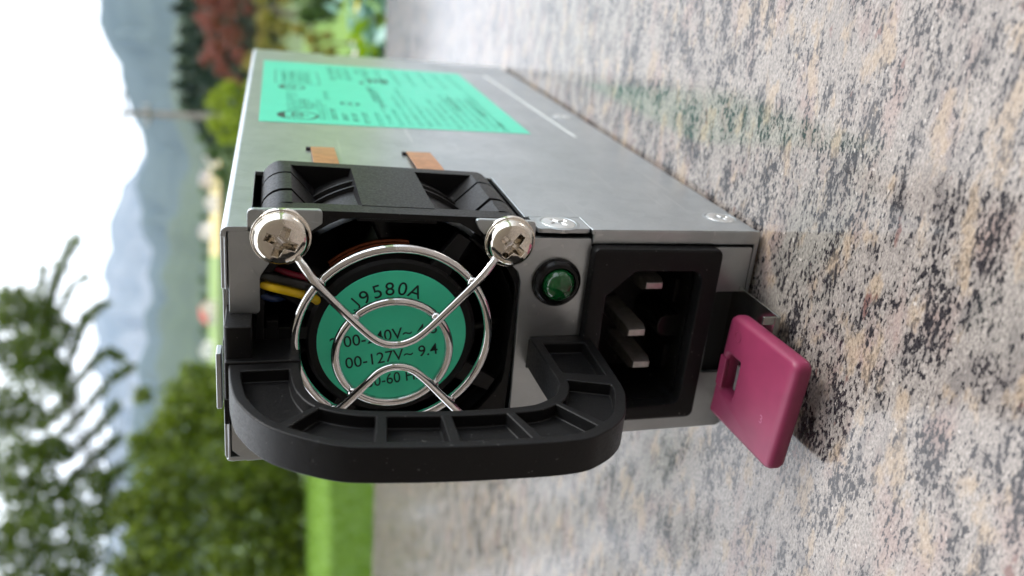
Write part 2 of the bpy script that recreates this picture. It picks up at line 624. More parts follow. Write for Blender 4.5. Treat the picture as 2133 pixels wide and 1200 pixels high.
def slope_mat(name, a, b, s):
    m = NT(name)
    n = m.noise(s, 6, 0.65, m.n('TexCoord').outputs['Object'])
    m.set(Base_Color=m.ramp(n, [(0.35, a), (0.65, b)]), Roughness=0.95)
    return m.m
wood_far = slope_mat('mountain_woods', (0.014, 0.030, 0.024), (0.040, 0.060, 0.046), 0.004)
rock_far = slope_mat('mountain_rock', (0.10, 0.11, 0.11), (0.22, 0.22, 0.22), 0.002)
wood_near = slope_mat('hillside_woods', (0.014, 0.032, 0.014), (0.045, 0.072, 0.030), 0.02)
crestB = [(-75, 8.0), (-40.6, 8.4), (-33.8, 8.6), (-29, 8.15), (-25.9, 7.8), (-22.3, 7.5), (-20.9, 7.6), (-19.4, 7.9), (-17.9, 8.26), (-16.2, 8.25), (-14.7, 7.88),
          (-13.6, 7.87), (-12.2, 8.6), (-11.2, 8.83), (-9.5, 9.05), (-8.3, 9.7), (-6.9, 10.05), (-5.5, 10.2), (-3.6, 9.9), (0, 8.8), (6, 7.5), (40, 7)]
crestA = [(-75, 9), (-34, 9.6), (-26.2, 10.65), (-23.2, 10.15), (-20.2, 9.9), (-18.7, 9.7), (-17.2, 9.35), (-15.5, 8.2), (-13, 7.2), (40, 6.8)]
crestC = [(-75, 7.4), (-27, 7.05), (-23.3, 6.8), (-19.6, 6.5), (-17.7, 5.95), (-15.5, 5.3), (-13.7, 5.5), (-12.8, 6.2), (-11, 6.3), (-5, 5.9), (40, 5.5)]
ridge('mountain', crestA, 7600, 5600, 8600, rock_far, 5.0)
ridge('mountain', crestB, 3900, 2200, 5400, wood_far, 4.4)
ridge('hill', crestC, 1500, 850, 2200, wood_near, 3.8)

# mown hay field and meadow on the valley side
def terr_z(r):
    return curve_at(TERR, r)
def field(name, mat, az0, az1, r0, r1):
    b = MB()
    na, nr = 14, 6
    for j in range(nr + 1):
        for i in range(na + 1):
            r = r0 + (r1 - r0) * j / nr
            p = polar(az0 + (az1 - az0) * i / na, r, 0)
            b.v.append((p.x, p.y, terr_z(r) + 2.6))
    for j in range(nr):
        for i in range(na):
            q = j * (na + 1) + i
            b.f.append((q, q + 1, q + na + 2, q + na + 1))
    tag(b.build(name, mat, unit=WORLDC, smooth=0), kind='structure')
field('field', grass_mat('hay_field', (0.42, 0.33, 0.12), (0.55, 0.44, 0.17), 0.05), -21.2, -15.0, 380, 620)
field('field', grass_mat('green_field', (0.13, 0.22, 0.04), (0.20, 0.28, 0.06), 0.05), -30, -21.2, 380, 640)

# haze in the valley air
hb = MB().box((-9000, -9000, -3.5), (9000, 9000, 1650))
hm = bpy.data.materials.new('valley_haze')
hm.use_nodes = True
hm.node_tree.nodes.clear()
ho = hm.node_tree.nodes.new('ShaderNodeOutputMaterial')
hv = hm.node_tree.nodes.new('ShaderNodeVolumePrincipled')
hv.inputs['Color'].default_value = (0.42, 0.66, 1.0, 1)
hv.inputs['Density'].default_value = 0.000043
hv.inputs['Anisotropy'].default_value = 0.2
hm.node_tree.links.new(hv.outputs['Volume'], ho.inputs['Volume'])
tag(hb.build('haze', hm, unit=WORLDC, smooth=0), kind='stuff')

# unseen wall added behind the photographer to shade the front panel and near granite
wm = plain('rendered_wall', (0.16, 0.125, 0.105), 0.9, 0, 0.1, 2)
tag(MB().box((-2.4, -1.35, -0.76), (3.0, -1.05, 3.6)).box((-2.4, -1.05, -0.76), (-2.1, -0.4, 3.6)).build('shading_wall', wm, unit=WORLDC, smooth=0), kind='structure')

# ------------------------------------------------------------------ vegetation
def leaf_cloud(clumps, size, seed, flat=0.0, fold=True):
    """clumps: (centre, (rx,ry,rz), count). Leaf quads spread in shells of each clump."""
    r = np.random.default_rng(seed)
    Vs = []
    for c, rad, n in clumps:
        n = int(n)
        d = r.normal(size=(n, 3))
        d /= np.linalg.norm(d, axis=1)[:, None]
        rr = r.uniform(0.15, 1.0, n) ** 0.55
        p = np.array(c)[None] + d * rr[:, None] * np.array(rad)[None] * r.uniform(.75, 1.12, (n, 1))
        a = r.normal(size=(n, 3))
        a[:, 2] -= 0.5
        a /= np.linalg.norm(a, axis=1)[:, None]
        b = np.cross(a, r.normal(size=(n, 3)))
        b /= np.linalg.norm(b, axis=1)[:, None] + 1e-9
        s = size * r.uniform(.6, 1.35, n)[:, None]
        V = np.stack([p - a * s * .5, p + b * s * .28, p + a * s * .5, p - b * s * .28], 1)
        Vs.append(V)
    V = np.concatenate(Vs)
    return V

def leaf_obj(name, V, mat, parent):
    org = parent.location if parent else Vector((0, 0, 0))
    n = len(V)
    P = V.reshape(-1, 3) - np.array(org)[None]
    me = bpy.data.meshes.new(name)
    me.from_pydata(P.tolist(), [], np.arange(4 * n).reshape(-1, 4).tolist())
    me.materials.append(mat)
    o = bpy.data.objects.new(name, me)
    col.objects.link(o)
    if parent:
        o.parent = parent
    return o

bark = plain('grey_bark', (0.10, 0.075, 0.055), 0.9, 0, 0.3, 20)
def tree(name, base, clumps, size, mat, seed, label, cat, group=None, trunk_r=0.12, fork=None, part='crown'):
    t = empty(name, base, label, cat, group)
    leaf_obj(part, leaf_cloud(clumps, size, seed), mat, t)
    b = MB()
    rr = random.Random(seed)
    top = fork or Vector((base.x, base.y, base.z + 0.45 * (max(c[0][2] for c in clumps) - base.z)))
    mid = [base + (top - base) * f + Vector((rr.uniform(-1, 1), rr.uniform(-1, 1), 0)) * trunk_r * 0.8 * (0 < f < 1) for f in (0, .25, .5, .75, 1)]
    b.tube(mid, trunk_r, 8, r1=trunk_r * .7)
    for c, rad, n in clumps[::1 if len(clumps) < 30 else 5]:
        c = Vector(c)
        m1 = top.lerp(c, .5) + Vector((rr.uniform(-1, 1), rr.uniform(-1, 1), rr.uniform(0, 1))) * (c - top).length * .1
        b.tube([top, m1, c, c + (c - top).normalized() * max(rad) * .7], trunk_r * .10, 6, r1=trunk_r * .02)
    b.build('trunk', bark, t, unit=WORLDC, smooth=60)
    return t

def clump(az, el, d, rdeg, n, sq=(1, 1, 1)):
    r = d * math.tan(R_(rdeg))
    return (tuple(polar(az, d, el=el)), (r * sq[0], r * sq[1], r * sq[2]), n)

green_leaf = leaf_mat('tree_leaf', (0.020, 0.046, 0.003), (0.135, 0.185, 0.008), 0.34)
hedge_leaf = leaf_mat('hedge_leaf', (0.018, 0.046, 0.002), (0.20, 0.255, 0.008), 0.38)
maple_leaf = leaf_mat('red_maple_leaf', (0.10, 0.030, 0.022), (0.36, 0.105, 0.080), 0.3)
yellow_leaf = leaf_mat('yellow_green_leaf', (0.13, 0.19, 0.004), (0.34, 0.40, 0.012), 0.35)
olive_leaf = leaf_mat('olive_leaf', (0.13, 0.12, 0.02), (0.36, 0.34, 0.05), 0.3)
dark_leaf = leaf_mat('dark_leaf', (0.016, 0.045, 0.012), (0.06, 0.12, 0.03), 0.3)
spruce_leaf = leaf_mat('spruce_needles', (0.022, 0.050, 0.030), (0.060, 0.10, 0.058), 0.1)

# big broadleaf tree at the left: loose branches against the white sky
T_D = 27.0
tree_cl = []
for (az, el, r, n) in [(-24.4, 14.6, 1.7, 620), (-27.2, 13.9, 1.9, 760), (-30.5, 14.6, 2.0, 820), (-34.0, 14.0, 2.2, 900), (-38.0, 14.0, 2.4, 1000), (-41.5, 13.6, 2.4, 900),
                       (-36.2, 12.3, 1.9, 640), (-39.6, 11.2, 2.2, 900), (-37.2, 10.1, 1.5, 420), (-42.5, 10.2, 2.0, 600), (-35.1, 10.0, 1.0, 170),
                       (-26.5, 16.6, 2.0, 420), (-30.5, 17.8, 2.6, 620), (-35.5, 18.0, 2.8, 680), (-40.5, 17.4, 2.8, 660), (-46, 15.5, 3.2, 700), (-33.5, 21.5, 3.0, 620), (-39.0, 22.0, 3.2, 660), (-45, 20.5, 3.2, 600), (-36.5, 26.0, 3.0, 520), (-42.0, 26.0, 3.0, 500), (-48, 10.5, 3.0, 500),
                       (-25.2, 13.1, 1.2, 300), (-32.9, 12.6, 1.1, 260), (-28.6, 12.6, 1.1, 260)]:
    tree_cl.append(clump(az, el, T_D + random.uniform(-1.5, 1.5), r, n * 1.7))
for path, r, n in (([(-26, 13.2), (-23.6, 12.9), (-21.8, 12.4), (-20.2, 11.7)], .42, 430), ([(-24.5, 12.4), (-23.2, 11.9), (-22.5, 11.0)], .3, 90), ([(-25, 13), (-22.9, 13.4), (-21.9, 13.3)], .3, 120),
                   ([(-29, 12.3), (-26.8, 11.6), (-25.3, 11.2), (-24.2, 10.1)], .42, 330), ([(-30, 12.2), (-28.2, 10.9), (-27.2, 9.9), (-27.6, 9.2)], .38, 260),
                   ([(-32, 12), (-30.4, 10.8), (-28.9, 9.6), (-28.2, 8.6)], .42, 300), ([(-33.5, 11.8), (-32, 10.4), (-30.6, 9.3)], .45, 260), ([(-35.5, 12), (-33.8, 10.6), (-32.6, 9.2)], .5, 280),
                   ([(-34.5, 11.2), (-34.8, 9.6), (-34.2, 8.8)], .5, 200), ([(-27.5, 13), (-26.2, 12.2), (-25.6, 12.0)], .5, 200), ([(-31.5, 13.2), (-30.6, 12.2), (-29.8, 11.6)], .6, 240)):
    pp = catmull([(a, e, 0) for a, e in path], 6)
    for p in pp:
        tree_cl.append(clump(p.x, p.y, T_D + random.uniform(-.3, .3), r * random.uniform(.7, 1.2), 1.5 * n / len(pp)))
tree('broadleaf_tree', polar(-37.5, T_D + 1, LAWN_Z), tree_cl, 0.17, green_leaf, 3,
     'tall green broadleaf tree with loose leafy branches against the white sky', 'tree', None, 0.13, polar(-37.0, T_D + .5, el=9.0))

# hedge-like shrubs below it
sh_cl = []
SD = 25.5
for (az, el, r, n) in [(-41.5, 6.0, 3.0, 1500), (-38.2, 6.4, 2.6, 1300), (-35.0, 6.2, 2.6, 1300), (-43, 2.0, 3.0, 1300), (-39.6, 2.2, 2.8, 1300), (-36.3, 2.6, 2.6, 1200),
                       (-38.5, -0.3, 1.8, 800), (-42, -0.6, 1.8, 800), (-36.0, -0.2, 1.7, 700), (-34.2, -0.4, 1.5, 600), (-40.2, -0.8, 1.5, 600), (-37.2, -1.2, 1.2, 450), (-34.6, 1.8, 1.8, 700), (-40.5, 8.2, 1.4, 420), (-36.6, 8.4, 1.2, 320)]:
    sh_cl.append(clump(az, el, SD + random.uniform(-.8, .8), r, n))
tree('shrub', polar(-39, SD, LAWN_Z), sh_cl, 0.21, hedge_leaf, 5, 'large dense green shrub at the end of the lawn under the broadleaf tree', 'shrub', None, 0.1, part='foliage')
sh2 = []
for (az, el, r, n) in [(-32.6, 5.9, 2.2, 1100), (-30.4, 5.3, 1.7, 760), (-33.4, 3.0, 2.4, 1100), (-30.6, 2.8, 2.2, 900), (-29.3, 4.0, 1.2, 380), (-34.2, 0.8, 1.8, 600), (-31.5, 0.6, 2.0, 700),
                       (-28.6, 5.2, 0.7, 110), (-30.0, 7.9, 0.62, 120), (-33.0, 8.0, 0.9, 200)]:
    sh2.append(clump(az, el, SD - 2 + random.uniform(-.8, .8), r, n))
tree('shrub', polar(-31.6, SD - 2, LAWN_Z), sh2, 0.18, hedge_leaf, 6, 'bright green bushy shrub directly behind the black handle', 'shrub', None, 0.1, part='foliage')

# red maple at the right with its olive neighbour
mp = []
for (az, el, r, n) in [(-4.6, 4.1, 0.95, 420), (-6.3, 3.9, 0.85, 360), (-7.9, 3.7, 0.8, 300), (-8.6, 4.3, 0.4, 80), (-9.0, 3.3, 0.6, 190), (-9.7, 2.8, 0.45, 110), (-5.2, 2.9, 0.95, 420),
                       (-7.0, 2.7, 0.9, 340), (-8.2, 2.2, 0.7, 200), (-3.0, 3.6, 1.3, 600), (-4.2, 2.0, 0.7, 170), (-6.0, 4.6, 0.35, 60), (-9.9, 2.3, 0.3, 50), (-5.2, 1.7, 0.5, 100)]:
    mp.append(clump(az, el, 22 + random.uniform(-.4, .4), r, n, (1, 1, .9)))
tree('maple_tree', polar(-5.2, 22, LAWN_Z), mp, 0.10, maple_leaf, 8, 'red-brown leaved maple behind the far upper corner of the power supply', 'tree', None, 0.09)
ob = []
for (az, el, r, n) in [(-4.2, 0.9, 0.8, 300), (-5.8, 0.7, 0.8, 300), (-7.2, 0.8, 0.7, 240), (-8.6, 1.4, 0.8, 260), (-6.2, -0.4, 0.8, 240), (-4.2, -0.4, 0.9, 260), (-7.8, -0.2, 0.8, 240)]:
    ob.append(clump(az, el, 19 + random.uniform(-.3, .3), r, n, (1, 1, .8)))
tree('bush', polar(-6, 19, LAWN_Z), ob, 0.09, olive_leaf, 9, 'olive yellow bush below the red maple', 'bush', None, 0.04, part='foliage')
yb = []
for (az, el, r, n) in [(-11.2, 3.6, 0.75, 330), (-12.6, 3.7, 0.65, 260), (-13.5, 3.2, 0.5, 150), (-10.4, 2.9, 0.7, 260), (-12.2, 2.7, 0.9, 360), (-13.4, 2.4, 0.6, 160), (-11.4, 1.6, 1.0, 360), (-10.2, 1.6, .6, 160)]:
    yb.append(clump(az, el, 15 + random.uniform(-.3, .3), r, n))
tree('bush', polar(-11.8, 15, LAWN_Z), yb, 0.07, yellow_leaf, 10, 'yellow green bush in front of the wooden utility pole', 'bush', None, 0.04, part='foliage')
db = []
for (az, el, r, n) in [(-14.6, 3.9, 0.6, 220), (-15.8, 3.4, 0.6, 220), (-14.2, 3.0, 0.8, 300), (-16.4, 2.8, 0.7, 200), (-15.2, 2.2, 1.0, 320), (-13.6, 4.6, .35, 60)]:
    db.append(clump(az, el, 26 + random.uniform(-.4, .4), r, n))
tree('bush', polar(-15.2, 26, LAWN_Z), db, 0.12, dark_leaf, 12, 'dark green bush beside the yellow green bush', 'bush', None, 0.05, part='foliage')
gb = []
for (az, el, r, n) in [(-3.4, -1.6, 1.3, 340), (-4.6, -3.0, 1.2, 300), (-2.4, -3.4, 1.4, 340), (-5.2, -2.0, 0.8, 170)]:
    gb.append(clump(az, el, 7.0 + random.uniform(-.2, .2), r, n))
tree('bush', polar(-3.6, 7.0, LAWN_Z), gb, 0.06, dark_leaf, 13, 'mid green bush on the lawn at the upper edge of the photo', 'bush', None, 0.03, part='foliage')
gb = []
for (az, el, r, n) in [(-6.3, -1.4, 0.42, 90), (-6.8, -2.3, 0.5, 110), (-7.7, -2.6, 0.4, 80), (-7.5, -3.4, 0.4, 80), (-6.5, -3.2, .35, 60)]:
    gb.append(clump(az, el, 9.0 + random.uniform(-.2, .2), r, n, (1, 1, 1.3)))
tree('ornamental_grass', polar(-7, 9.0, LAWN_Z), gb, 0.06, olive_leaf, 15, 'tuft of brownish ornamental grass on the lawn beside the casing', 'plant', None, 0.015, part='foliage')

# spruces at the edge of the wood
def spruce(base, h, r, seed, label):
    t = empty('spruce_tree', base, label, 'tree', 'spruces at the edge of the wood')
    g = np.random.default_rng(seed)
    n = 2600
    f = g.uniform(0, 1, n) ** 0.75
    ang = g.uniform(0, 2 * np.pi, n)
    tier = np.abs(((1 - f) * 14) % 1 - .5) * .5 + .75
    rad = r * f ** .7 * tier * np.sqrt(g.uniform(.15, 1, n))
    p = np.stack([base.x + rad * np.cos(ang), base.y + rad * np.sin(ang), base.z + h * (1 - f * .93) - 0.15 * rad], 1)
    a = np.stack([np.cos(ang), np.sin(ang), g.uniform(-.7, 0.0, n)], 1)
    b = np.stack([-np.sin(ang), np.cos(ang), g.uniform(-.3, .3, n)], 1)
    s = (0.8 * (0.5 + f))[:, None] * g.uniform(.7, 1.3, (n, 1))
    V = np.stack([p - a * s, p + b * s * .6, p + a * s, p - b * s * .6], 1)
    leaf_obj('crown', V, spruce_leaf, t)
    MB().tube([base, base + Vector((0, 0, h * .95))], .22, 8, r1=.02).build('trunk', bark, t, unit=WORLDC)
spruces = [(-2.2, 6.3, 118), (-4.2, 6.0, 112), (-5.6, 6.25, 120), (-6.9, 5.9, 114), (-8.1, 6.3, 121), (-9.2, 6.1, 115), (-10.3, 6.35, 122), (-11.2, 5.9, 116), (-12.3, 5.3, 110), (-13.0, 4.9, 118), (-7.5, 5.4, 105), (-9.8, 5.3, 104), (-5.0, 5.4, 104)]
ORD = ['first', 'second', 'third', 'fourth', 'fifth', 'sixth', 'seventh', 'eighth', 'ninth', 'tenth', 'eleventh', 'twelfth', 'thirteenth']
order = sorted(range(len(spruces)), key=lambda i: -spruces[i][0])
for k, i in enumerate(order):
    az, el, d = spruces[i]
    b = polar(az, d, -0.9)
    lab = ORD[len(order) - 1 - k] + ' dark spruce of the wood counted from the utility pole towards the red maple'
    spruce(b, CAM.z + d * math.tan(R_(el)) + 0.9, 4.0, 40 + i, lab)

wd = [clump(az, el, 124 + random.uniform(-3, 3), .85, 520) for az in np.arange(-13.4, 2, .9) for el in ((2.6, 4.0, 4.9) if az > -12.4 else (2.6, 3.8))]
tag(leaf_obj('wood', leaf_cloud(wd, 1.1, 77), spruce_leaf, None), kind='stuff')

# ------------------------------------------------------------------ utility pole and village
pole = empty('utility_pole', polar(-12.2, 34, -0.8), 'brown wooden utility pole with two crossarms standing before the wood', 'pole')
wood = plain('weathered_wood', (0.22, 0.19, 0.175), 0.85, 0, 0.25, 6)
pb = polar(-12.2, 34, -0.8)
pz = lambda el: CAM.z + 34 * math.tan(R_(el))
MB().tube([pb, (pb.x, pb.y, pz(9.1))], .15, 12, r1=.10).build('mast', wood, pole, unit=WORLDC)
side = Vector((math.cos(R_(-12.2)), -math.sin(R_(-12.2)), 0))
for el, half, off in ((8.85, 0.85, .14), (7.57, 0.42, .15)):
    c = Vector((pb.x, pb.y - off, pz(el)))
    MB().tube([c - side * half, c + side * half], .045, 8).build('crossarm', wood, pole, unit=WORLDC)
    for s in (-.8, -.35, .35, .8):
        q = c + side * half * s
        MB().tube([q, q + Vector((0, 0, .12)), q + Vector((0, 0, .2))], .05, 8, r1=.03).build('insulator', plain('porcelain', (.4, .38, .36), .3), pole, unit=WORLDC)

roof_grey = plain('grey_roof', (0.22, 0.21, 0.21), .8, 0, .15, .5)
roof_red = plain('red_roof', (0.42, 0.07, 0.045), .8, 0, .15, .5)
wall_white = plain('white_render', (0.62, 0.60, 0.57), .9, 0, .05, .3)
wall_beige = plain('beige_render', (0.50, 0.44, 0.38), .9, 0, .05, .3)
pane_m = plain('window_pane', (0.03, 0.035, 0.04), .1)
def house(az, d, w, l, h, rh, wall, roof, label, yaw):
    z = terr_z(d) - 0.5 + 2.4
    b = polar(az, d, z)
    t = empty('house', b, label, 'house', 'houses of the village across the valley')
    cy, sy = math.cos(R_(yaw)), math.sin(R_(yaw))
    mp_ = lambda x, y, zz: (b.x + x * cy - y * sy, b.y + x * sy + y * cy, b.z + zz)
    MB().prism([(-w / 2, 0), (w / 2, 0), (w / 2, h), (0, h + rh * .92), (-w / 2, h)], -l / 2, l / 2, lambda x, zz, y: mp_(x, y, zz)).build('wall', wall, t, unit=WORLDC, smooth=0)
    e = .6
    MB().prism([(-w / 2 - e, h - e * rh / (w / 2)), (0, h + rh), (w / 2 + e, h - e * rh / (w / 2)), (w / 2 + e, h - e * rh / (w / 2) + .35), (0, h + rh + .35), (-w / 2 - e, h - e * rh / (w / 2) + .35)],
               -l / 2 - e, l / 2 + e, lambda x, zz, y: mp_(x, y, zz)).build('roof', roof, t, unit=WORLDC, smooth=0)
    for x in (-w * .25, w * .25):
        for zz in (1.2, 4.0):
            if zz + 1.2 < h:
                MB().prism([(x - .55, zz), (x + .55, zz), (x + .55, zz + 1.3), (x - .55, zz + 1.3)], -l / 2 - .06, -l / 2 + .1, lambda a, zq, y: mp_(a, y, zq)).build('window', pane_m, t, unit=WORLDC, smooth=0)
house(-14.9, 540, 9, 10, 5.6, 3, wall_white, roof_grey, 'white house nearest the dark bush across the valley', 20)
house(-16.2, 590, 8, 9, 5.5, 3, wall_beige, roof_grey, 'beige grey-roofed house second along the village row', -25)
house(-17.8, 520, 9, 9, 5.8, 3, wall_white, roof_grey, 'white house above the yellow hay field', 35)
house(-19.6, 600, 8, 9, 5.5, 3, wall_white, roof_grey, 'white house at the end of the yellow hay field', -10)
house(-24.9, 560, 11, 11, 5.8, 4, wall_beige, roof_red, 'red-roofed house above the green field', 60)
house(-27.3, 580, 10, 10, 5.8, 3.2, wall_white, roof_grey, 'white house beside the bright green shrub', 15)
for k, (az, d, s) in enumerate([(-15.6, 500, 5), (-17.0, 640, 6), (-18.7, 660, 6.5), (-21.2, 640, 6), (-22.8, 660, 7), (-23.8, 690, 7), (-26.1, 640, 6), (-20.4, 690, 7), (-28.4, 690, 7), (-16.6, 470, 4)]):
    b = polar(az, d, terr_z(d) + 1)
    cl_ = [((b.x + random.uniform(-2, 2), b.y + random.uniform(-2, 2), b.z + s * f), (s * .45, s * .45, s * .4), 160) for f in (.45, .75, .95)]
    tree('valley_tree', b, cl_, 1.0, dark_leaf, 60 + k, ORD[sorted([-15.6, -17.0, -18.7, -21.2, -22.8, -23.8, -26.1, -20.4, -28.4, -16.6], reverse=True).index(az)] + ' small green tree along the village row counted from the dark bush', 'tree', 'trees among the village houses', .3)

# flowers just behind the slab
def flower_plant(loc, n, leaf, petal, h, spread, label, heads, rs, name='flowering_plant', dz=0.0):
    t = empty(name, loc, label, 'plant')
    g = random.Random(n * 7 + heads)
    b, pts = MB(), []
    for i in range(n):
        a, r = g.uniform(0, 6.28), spread * math.sqrt(g.random())
        top = loc + Vector((r * math.cos(a), r * math.sin(a), h * g.uniform(.75, 1.05)))
        b.tube([loc + (top - loc) * .02, loc.lerp(top, .5) + Vector((0, 0, .02)), top], .003, 5, r1=.0015)
        pts.append(top)
    b.build('stem', leaf, t, unit=WORLDC)
    leaf_obj('foliage', leaf_cloud([(tuple(p - Vector((0, 0, .04))), (.05, .05, .06), 26) for p in pts], .045, n), leaf, t)
    for p in pts[:heads]:
        f = MB()
        for k in range(8):
            a = k * math.pi / 4
            d = Vector((math.cos(a), math.sin(a), .35))
            s = Vector((-math.sin(a), math.cos(a), 0))
            q = p + Vector((0, -.05, .02 + dz))
            f.add([q, q + d * rs * .6 + s * rs * .3, q + d * rs, q + d * rs * .6 - s * rs * .3], [(0, 1, 2, 3)])
        f.build('flower', petal, t, unit=WORLDC, smooth=0, recalc=False)
teal_leaf = leaf_mat('blue_green_leaf', (0.16, 0.36, 0.30), (0.34, 0.58, 0.52), .2)
lime_leaf = leaf_mat('lime_leaf', (0.16, 0.30, 0.005), (0.34, 0.50, 0.01), .35)
white_petal = plain('white_petal', (0.72, 0.66, 0.62), .6)
yellow_petal = plain('yellow_petal', (0.72, 0.60, 0.03), .6)
cream_petal = plain('cream_petal', (0.75, 0.78, 0.35), .6)
pl_z = -0.55
def above(az, d, el, h):
    p = polar(az, d, el=el)
    return Vector((p.x, p.y, p.z - h))
flower_plant(above(-4.2, 1.15, -5.2, .5), 18, teal_leaf, yellow_petal, .5, .10, 'blue-green plant with yellow flowers behind the far edge of the slab', 4, .024, dz=-.045)
flower_plant(above(-5.7, 1.25, -5.4, .5), 9, dark_leaf, white_petal, .5, .05, 'dark leafed plant with white flowers beside the blue-green plant', 5, .03, dz=-.02)
flower_plant(above(-7.4, 1.2, -6.2, .5), 20, lime_leaf, cream_petal, .5, .11, 'lime green plant with cream flowers at the slab edge behind the casing', 7, .022)

# ================================================================== the power supply
psu = empty('power_supply', ROOT_AT, 'grey steel server power supply standing on its narrow side on the granite', 'power supply')
TH, LEN = 38.2, 180.0

# ---- casing: folded sheet shell, cut for fan, corner tab and rear notch
shell = MB().box((0, 0, 0), (86, TH, LEN)).build('casing', M['steel'], psu, smooth=0)
bm = bmesh.new()
bm.from_mesh(shell.data)
es = [e for e in bm.edges if abs((e.verts[0].co - e.verts[1].co).normalized().y) > .9]
bmesh.ops.bevel(bm, geom=es, offset=.0011, segments=4, affect='EDGES', profile=.5)
bm.to_mesh(shell.data)
bm.free()
def cutter(a, b):
    return MB().box(a, b).build('tmp_cut', None, psu, smooth=0)
boolean(shell, [cutter((0.8, 0.8, -1), (85.2, TH - .8, LEN - .8)),
                cutter((4.0, -3, -1), (45.4, 3, 28.6)),
                cutter((45.2, -1, -1), (55.0, 1.5, 6.2)),
                cutter((22.6, -1, LEN - 3.5), (27.2, 1.5, LEN + 1)),
                cutter((-1, 9.5, -1), (1.2, TH - 9, 3.0)),
                cutter((-1, 1.6, -1), (0.5, TH - 0.5, .35))])
resmooth(shell, 30)
bv = shell.modifiers.new('bevel', 'BEVEL')
bv.width, bv.segments, bv.limit_method, bv.angle_limit = .00018, 2, 'ANGLE', R_(40)
weighted(shell)
# folded front lip of the label side, over the socket
lip = MB().box((55.3, .05, -.05), (85.95, 2.55, .75)).build('front_lip', M['steel'], psu, bevel=.35, segs=3)
MB().box((57, -.12, 164), (84.5, 0.2, LEN - 1)).build('rear_flange', M['steel'], psu, bevel=.1)

for vv in (8, 30):
    for ww in (14, 166):
        MB().lathe([(1.6, 85.9), (1.3, 86.5), (.7, 86.7), (0, 86.7)], (0, 0, 0), 'w', 16).mapv(lambda x, y, z: (z, vv + x, ww + y)).build('foot_boss', M['steel'], psu)

# ---- front panel
outl = rounded([(1.0, 0.7), (3.5, 0.6), (3.5, -2.55), (13.6, -2.55), (13.6, -.5), (12.2, .55), (7.6, 3.6), (5.15, 7.6), (5.15, 13.4), (1.0, 13.4)],
               [.4, .3, .9, .8, .5, 1.2, 2.5, 1.5, .8, .5])
plate(outl, [], .9, .13).build('bracket_ear', M['steel'], psu, wn=True)
rp = rounded([(35.7, -1.5), (45.45, -1.25), (45.6, 1.4), (55.0, 1.5), (55.2, 2.9), (85.0, 2.95), (85.3, TH + .08), (3.0, TH + .08), (1.0, TH - 2), (1.0, 31), (6, 31), (6, 35.2), (43.0, 35.2),
              (44.6, 33), (44.0, 8.8), (43.4, 7.2), (39.0, 2.4), (36.6, 0.2)],
             [.8, .7, .2, .4, 0, .5, .6, .8, .4, .3, .3, .6, 1, 1.2, 1.0, 1.0, 1.5, .6], 4)
slot = rounded([(79.4, 11.2), (84.6, 11.2), (84.0, 27.0), (79.6, 27.0)], .5)
sock_hole = rounded([(56.2, 4.0), (77.6, 4.0), (77.4, 33.5), (56.2, 33.5)], .6)
plate(rp, [slot, sock_hole], .9, .13).mapv(lambda x, y, z: (x, y, z - .06)).build('front_panel', M['steel'], psu, wn=True)
# dark sheet closing the opening behind the magenta lever
MB().box((79.0, 10.5, 1.6), (84.8, 28, 2.2)).build('slot_backing', M['dark_in'], psu, smooth=0)
# corner tab with its countersunk screw
tabo = rounded([(46.0, 0.2), (54.9, 0.2), (54.9, 5.9), (46.0, 5.9)], [.9, .9, .3, .3])
plate(tabo, [], .8, .15).mapv(lambda x, y, z: (x, z - .05, y)).build('corner_tab', M['steel'], psu, wn=True)

# ---- screws
def screw_mesh(kind):
    if kind == 'pan':
        r = 4.15
        prof = [(0.0, -2.95), (1.3, -2.92), (2.4, -2.8), (3.05, -2.55), (3.5, -2.1), (3.74, -1.6), (3.82, -1.1), (3.84, -.8), (4.12, -.74), (4.2, -.5), (4.2, 0.0), (3.9, .05), (0, .05)]
        dz, ch = -3.15, 2.2
    else:
        prof = [(0.0, -.16), (2.4, -.14), (2.62, -.06), (2.68, .1), (2.68, .8), (0, .8)]
        dz, ch = -.4, 1.1
    o = MB().lathe(prof, (0, 0, 0), 'w', 40).build('tmp_screw', None, smooth=0)
    cut = MB()
    L, wd = (2.45, .72) if kind == 'pan' else (1.75, .42)
    pts = [(-L, -wd * .8), (-wd, -wd), (-wd * .8, -L), (wd * .8, -L), (wd, -wd), (L, -wd * .8), (L, wd * .8), (wd, wd), (wd * .8, L), (-wd * .8, L), (-wd, wd), (-L, wd * .8)]
    n = len(pts)
    f0, f1 = 1.0, .5
    vs = [(x * f0, y * f0, dz) for x, y in pts] + [(x * f1, y * f1, dz + ch) for x, y in pts]
    cut.add(vs, [tuple(range(n - 1, -1, -1)), tuple(range(n, 2 * n))] + [(i, (i + 1) % n, n + (i + 1) % n, n + i) for i in range(n)])
    c = cut.build('tmp_cut', None, smooth=0)
    boolean(o, [c])
    me = o.data
    loc = [(v.co - D(0, 0, 0)) for v in me.vertices]
    vs = [(-0 + (-(p.z) * 1000), -p.x * 1000, p.y * 1000) for p in loc]
    fs = [tuple(p.vertices) for p in me.polygons]
    bpy.data.objects.remove(o)
    return vs, fs
SCREW = {k: screw_mesh(k) for k in ('pan', 'flat')}
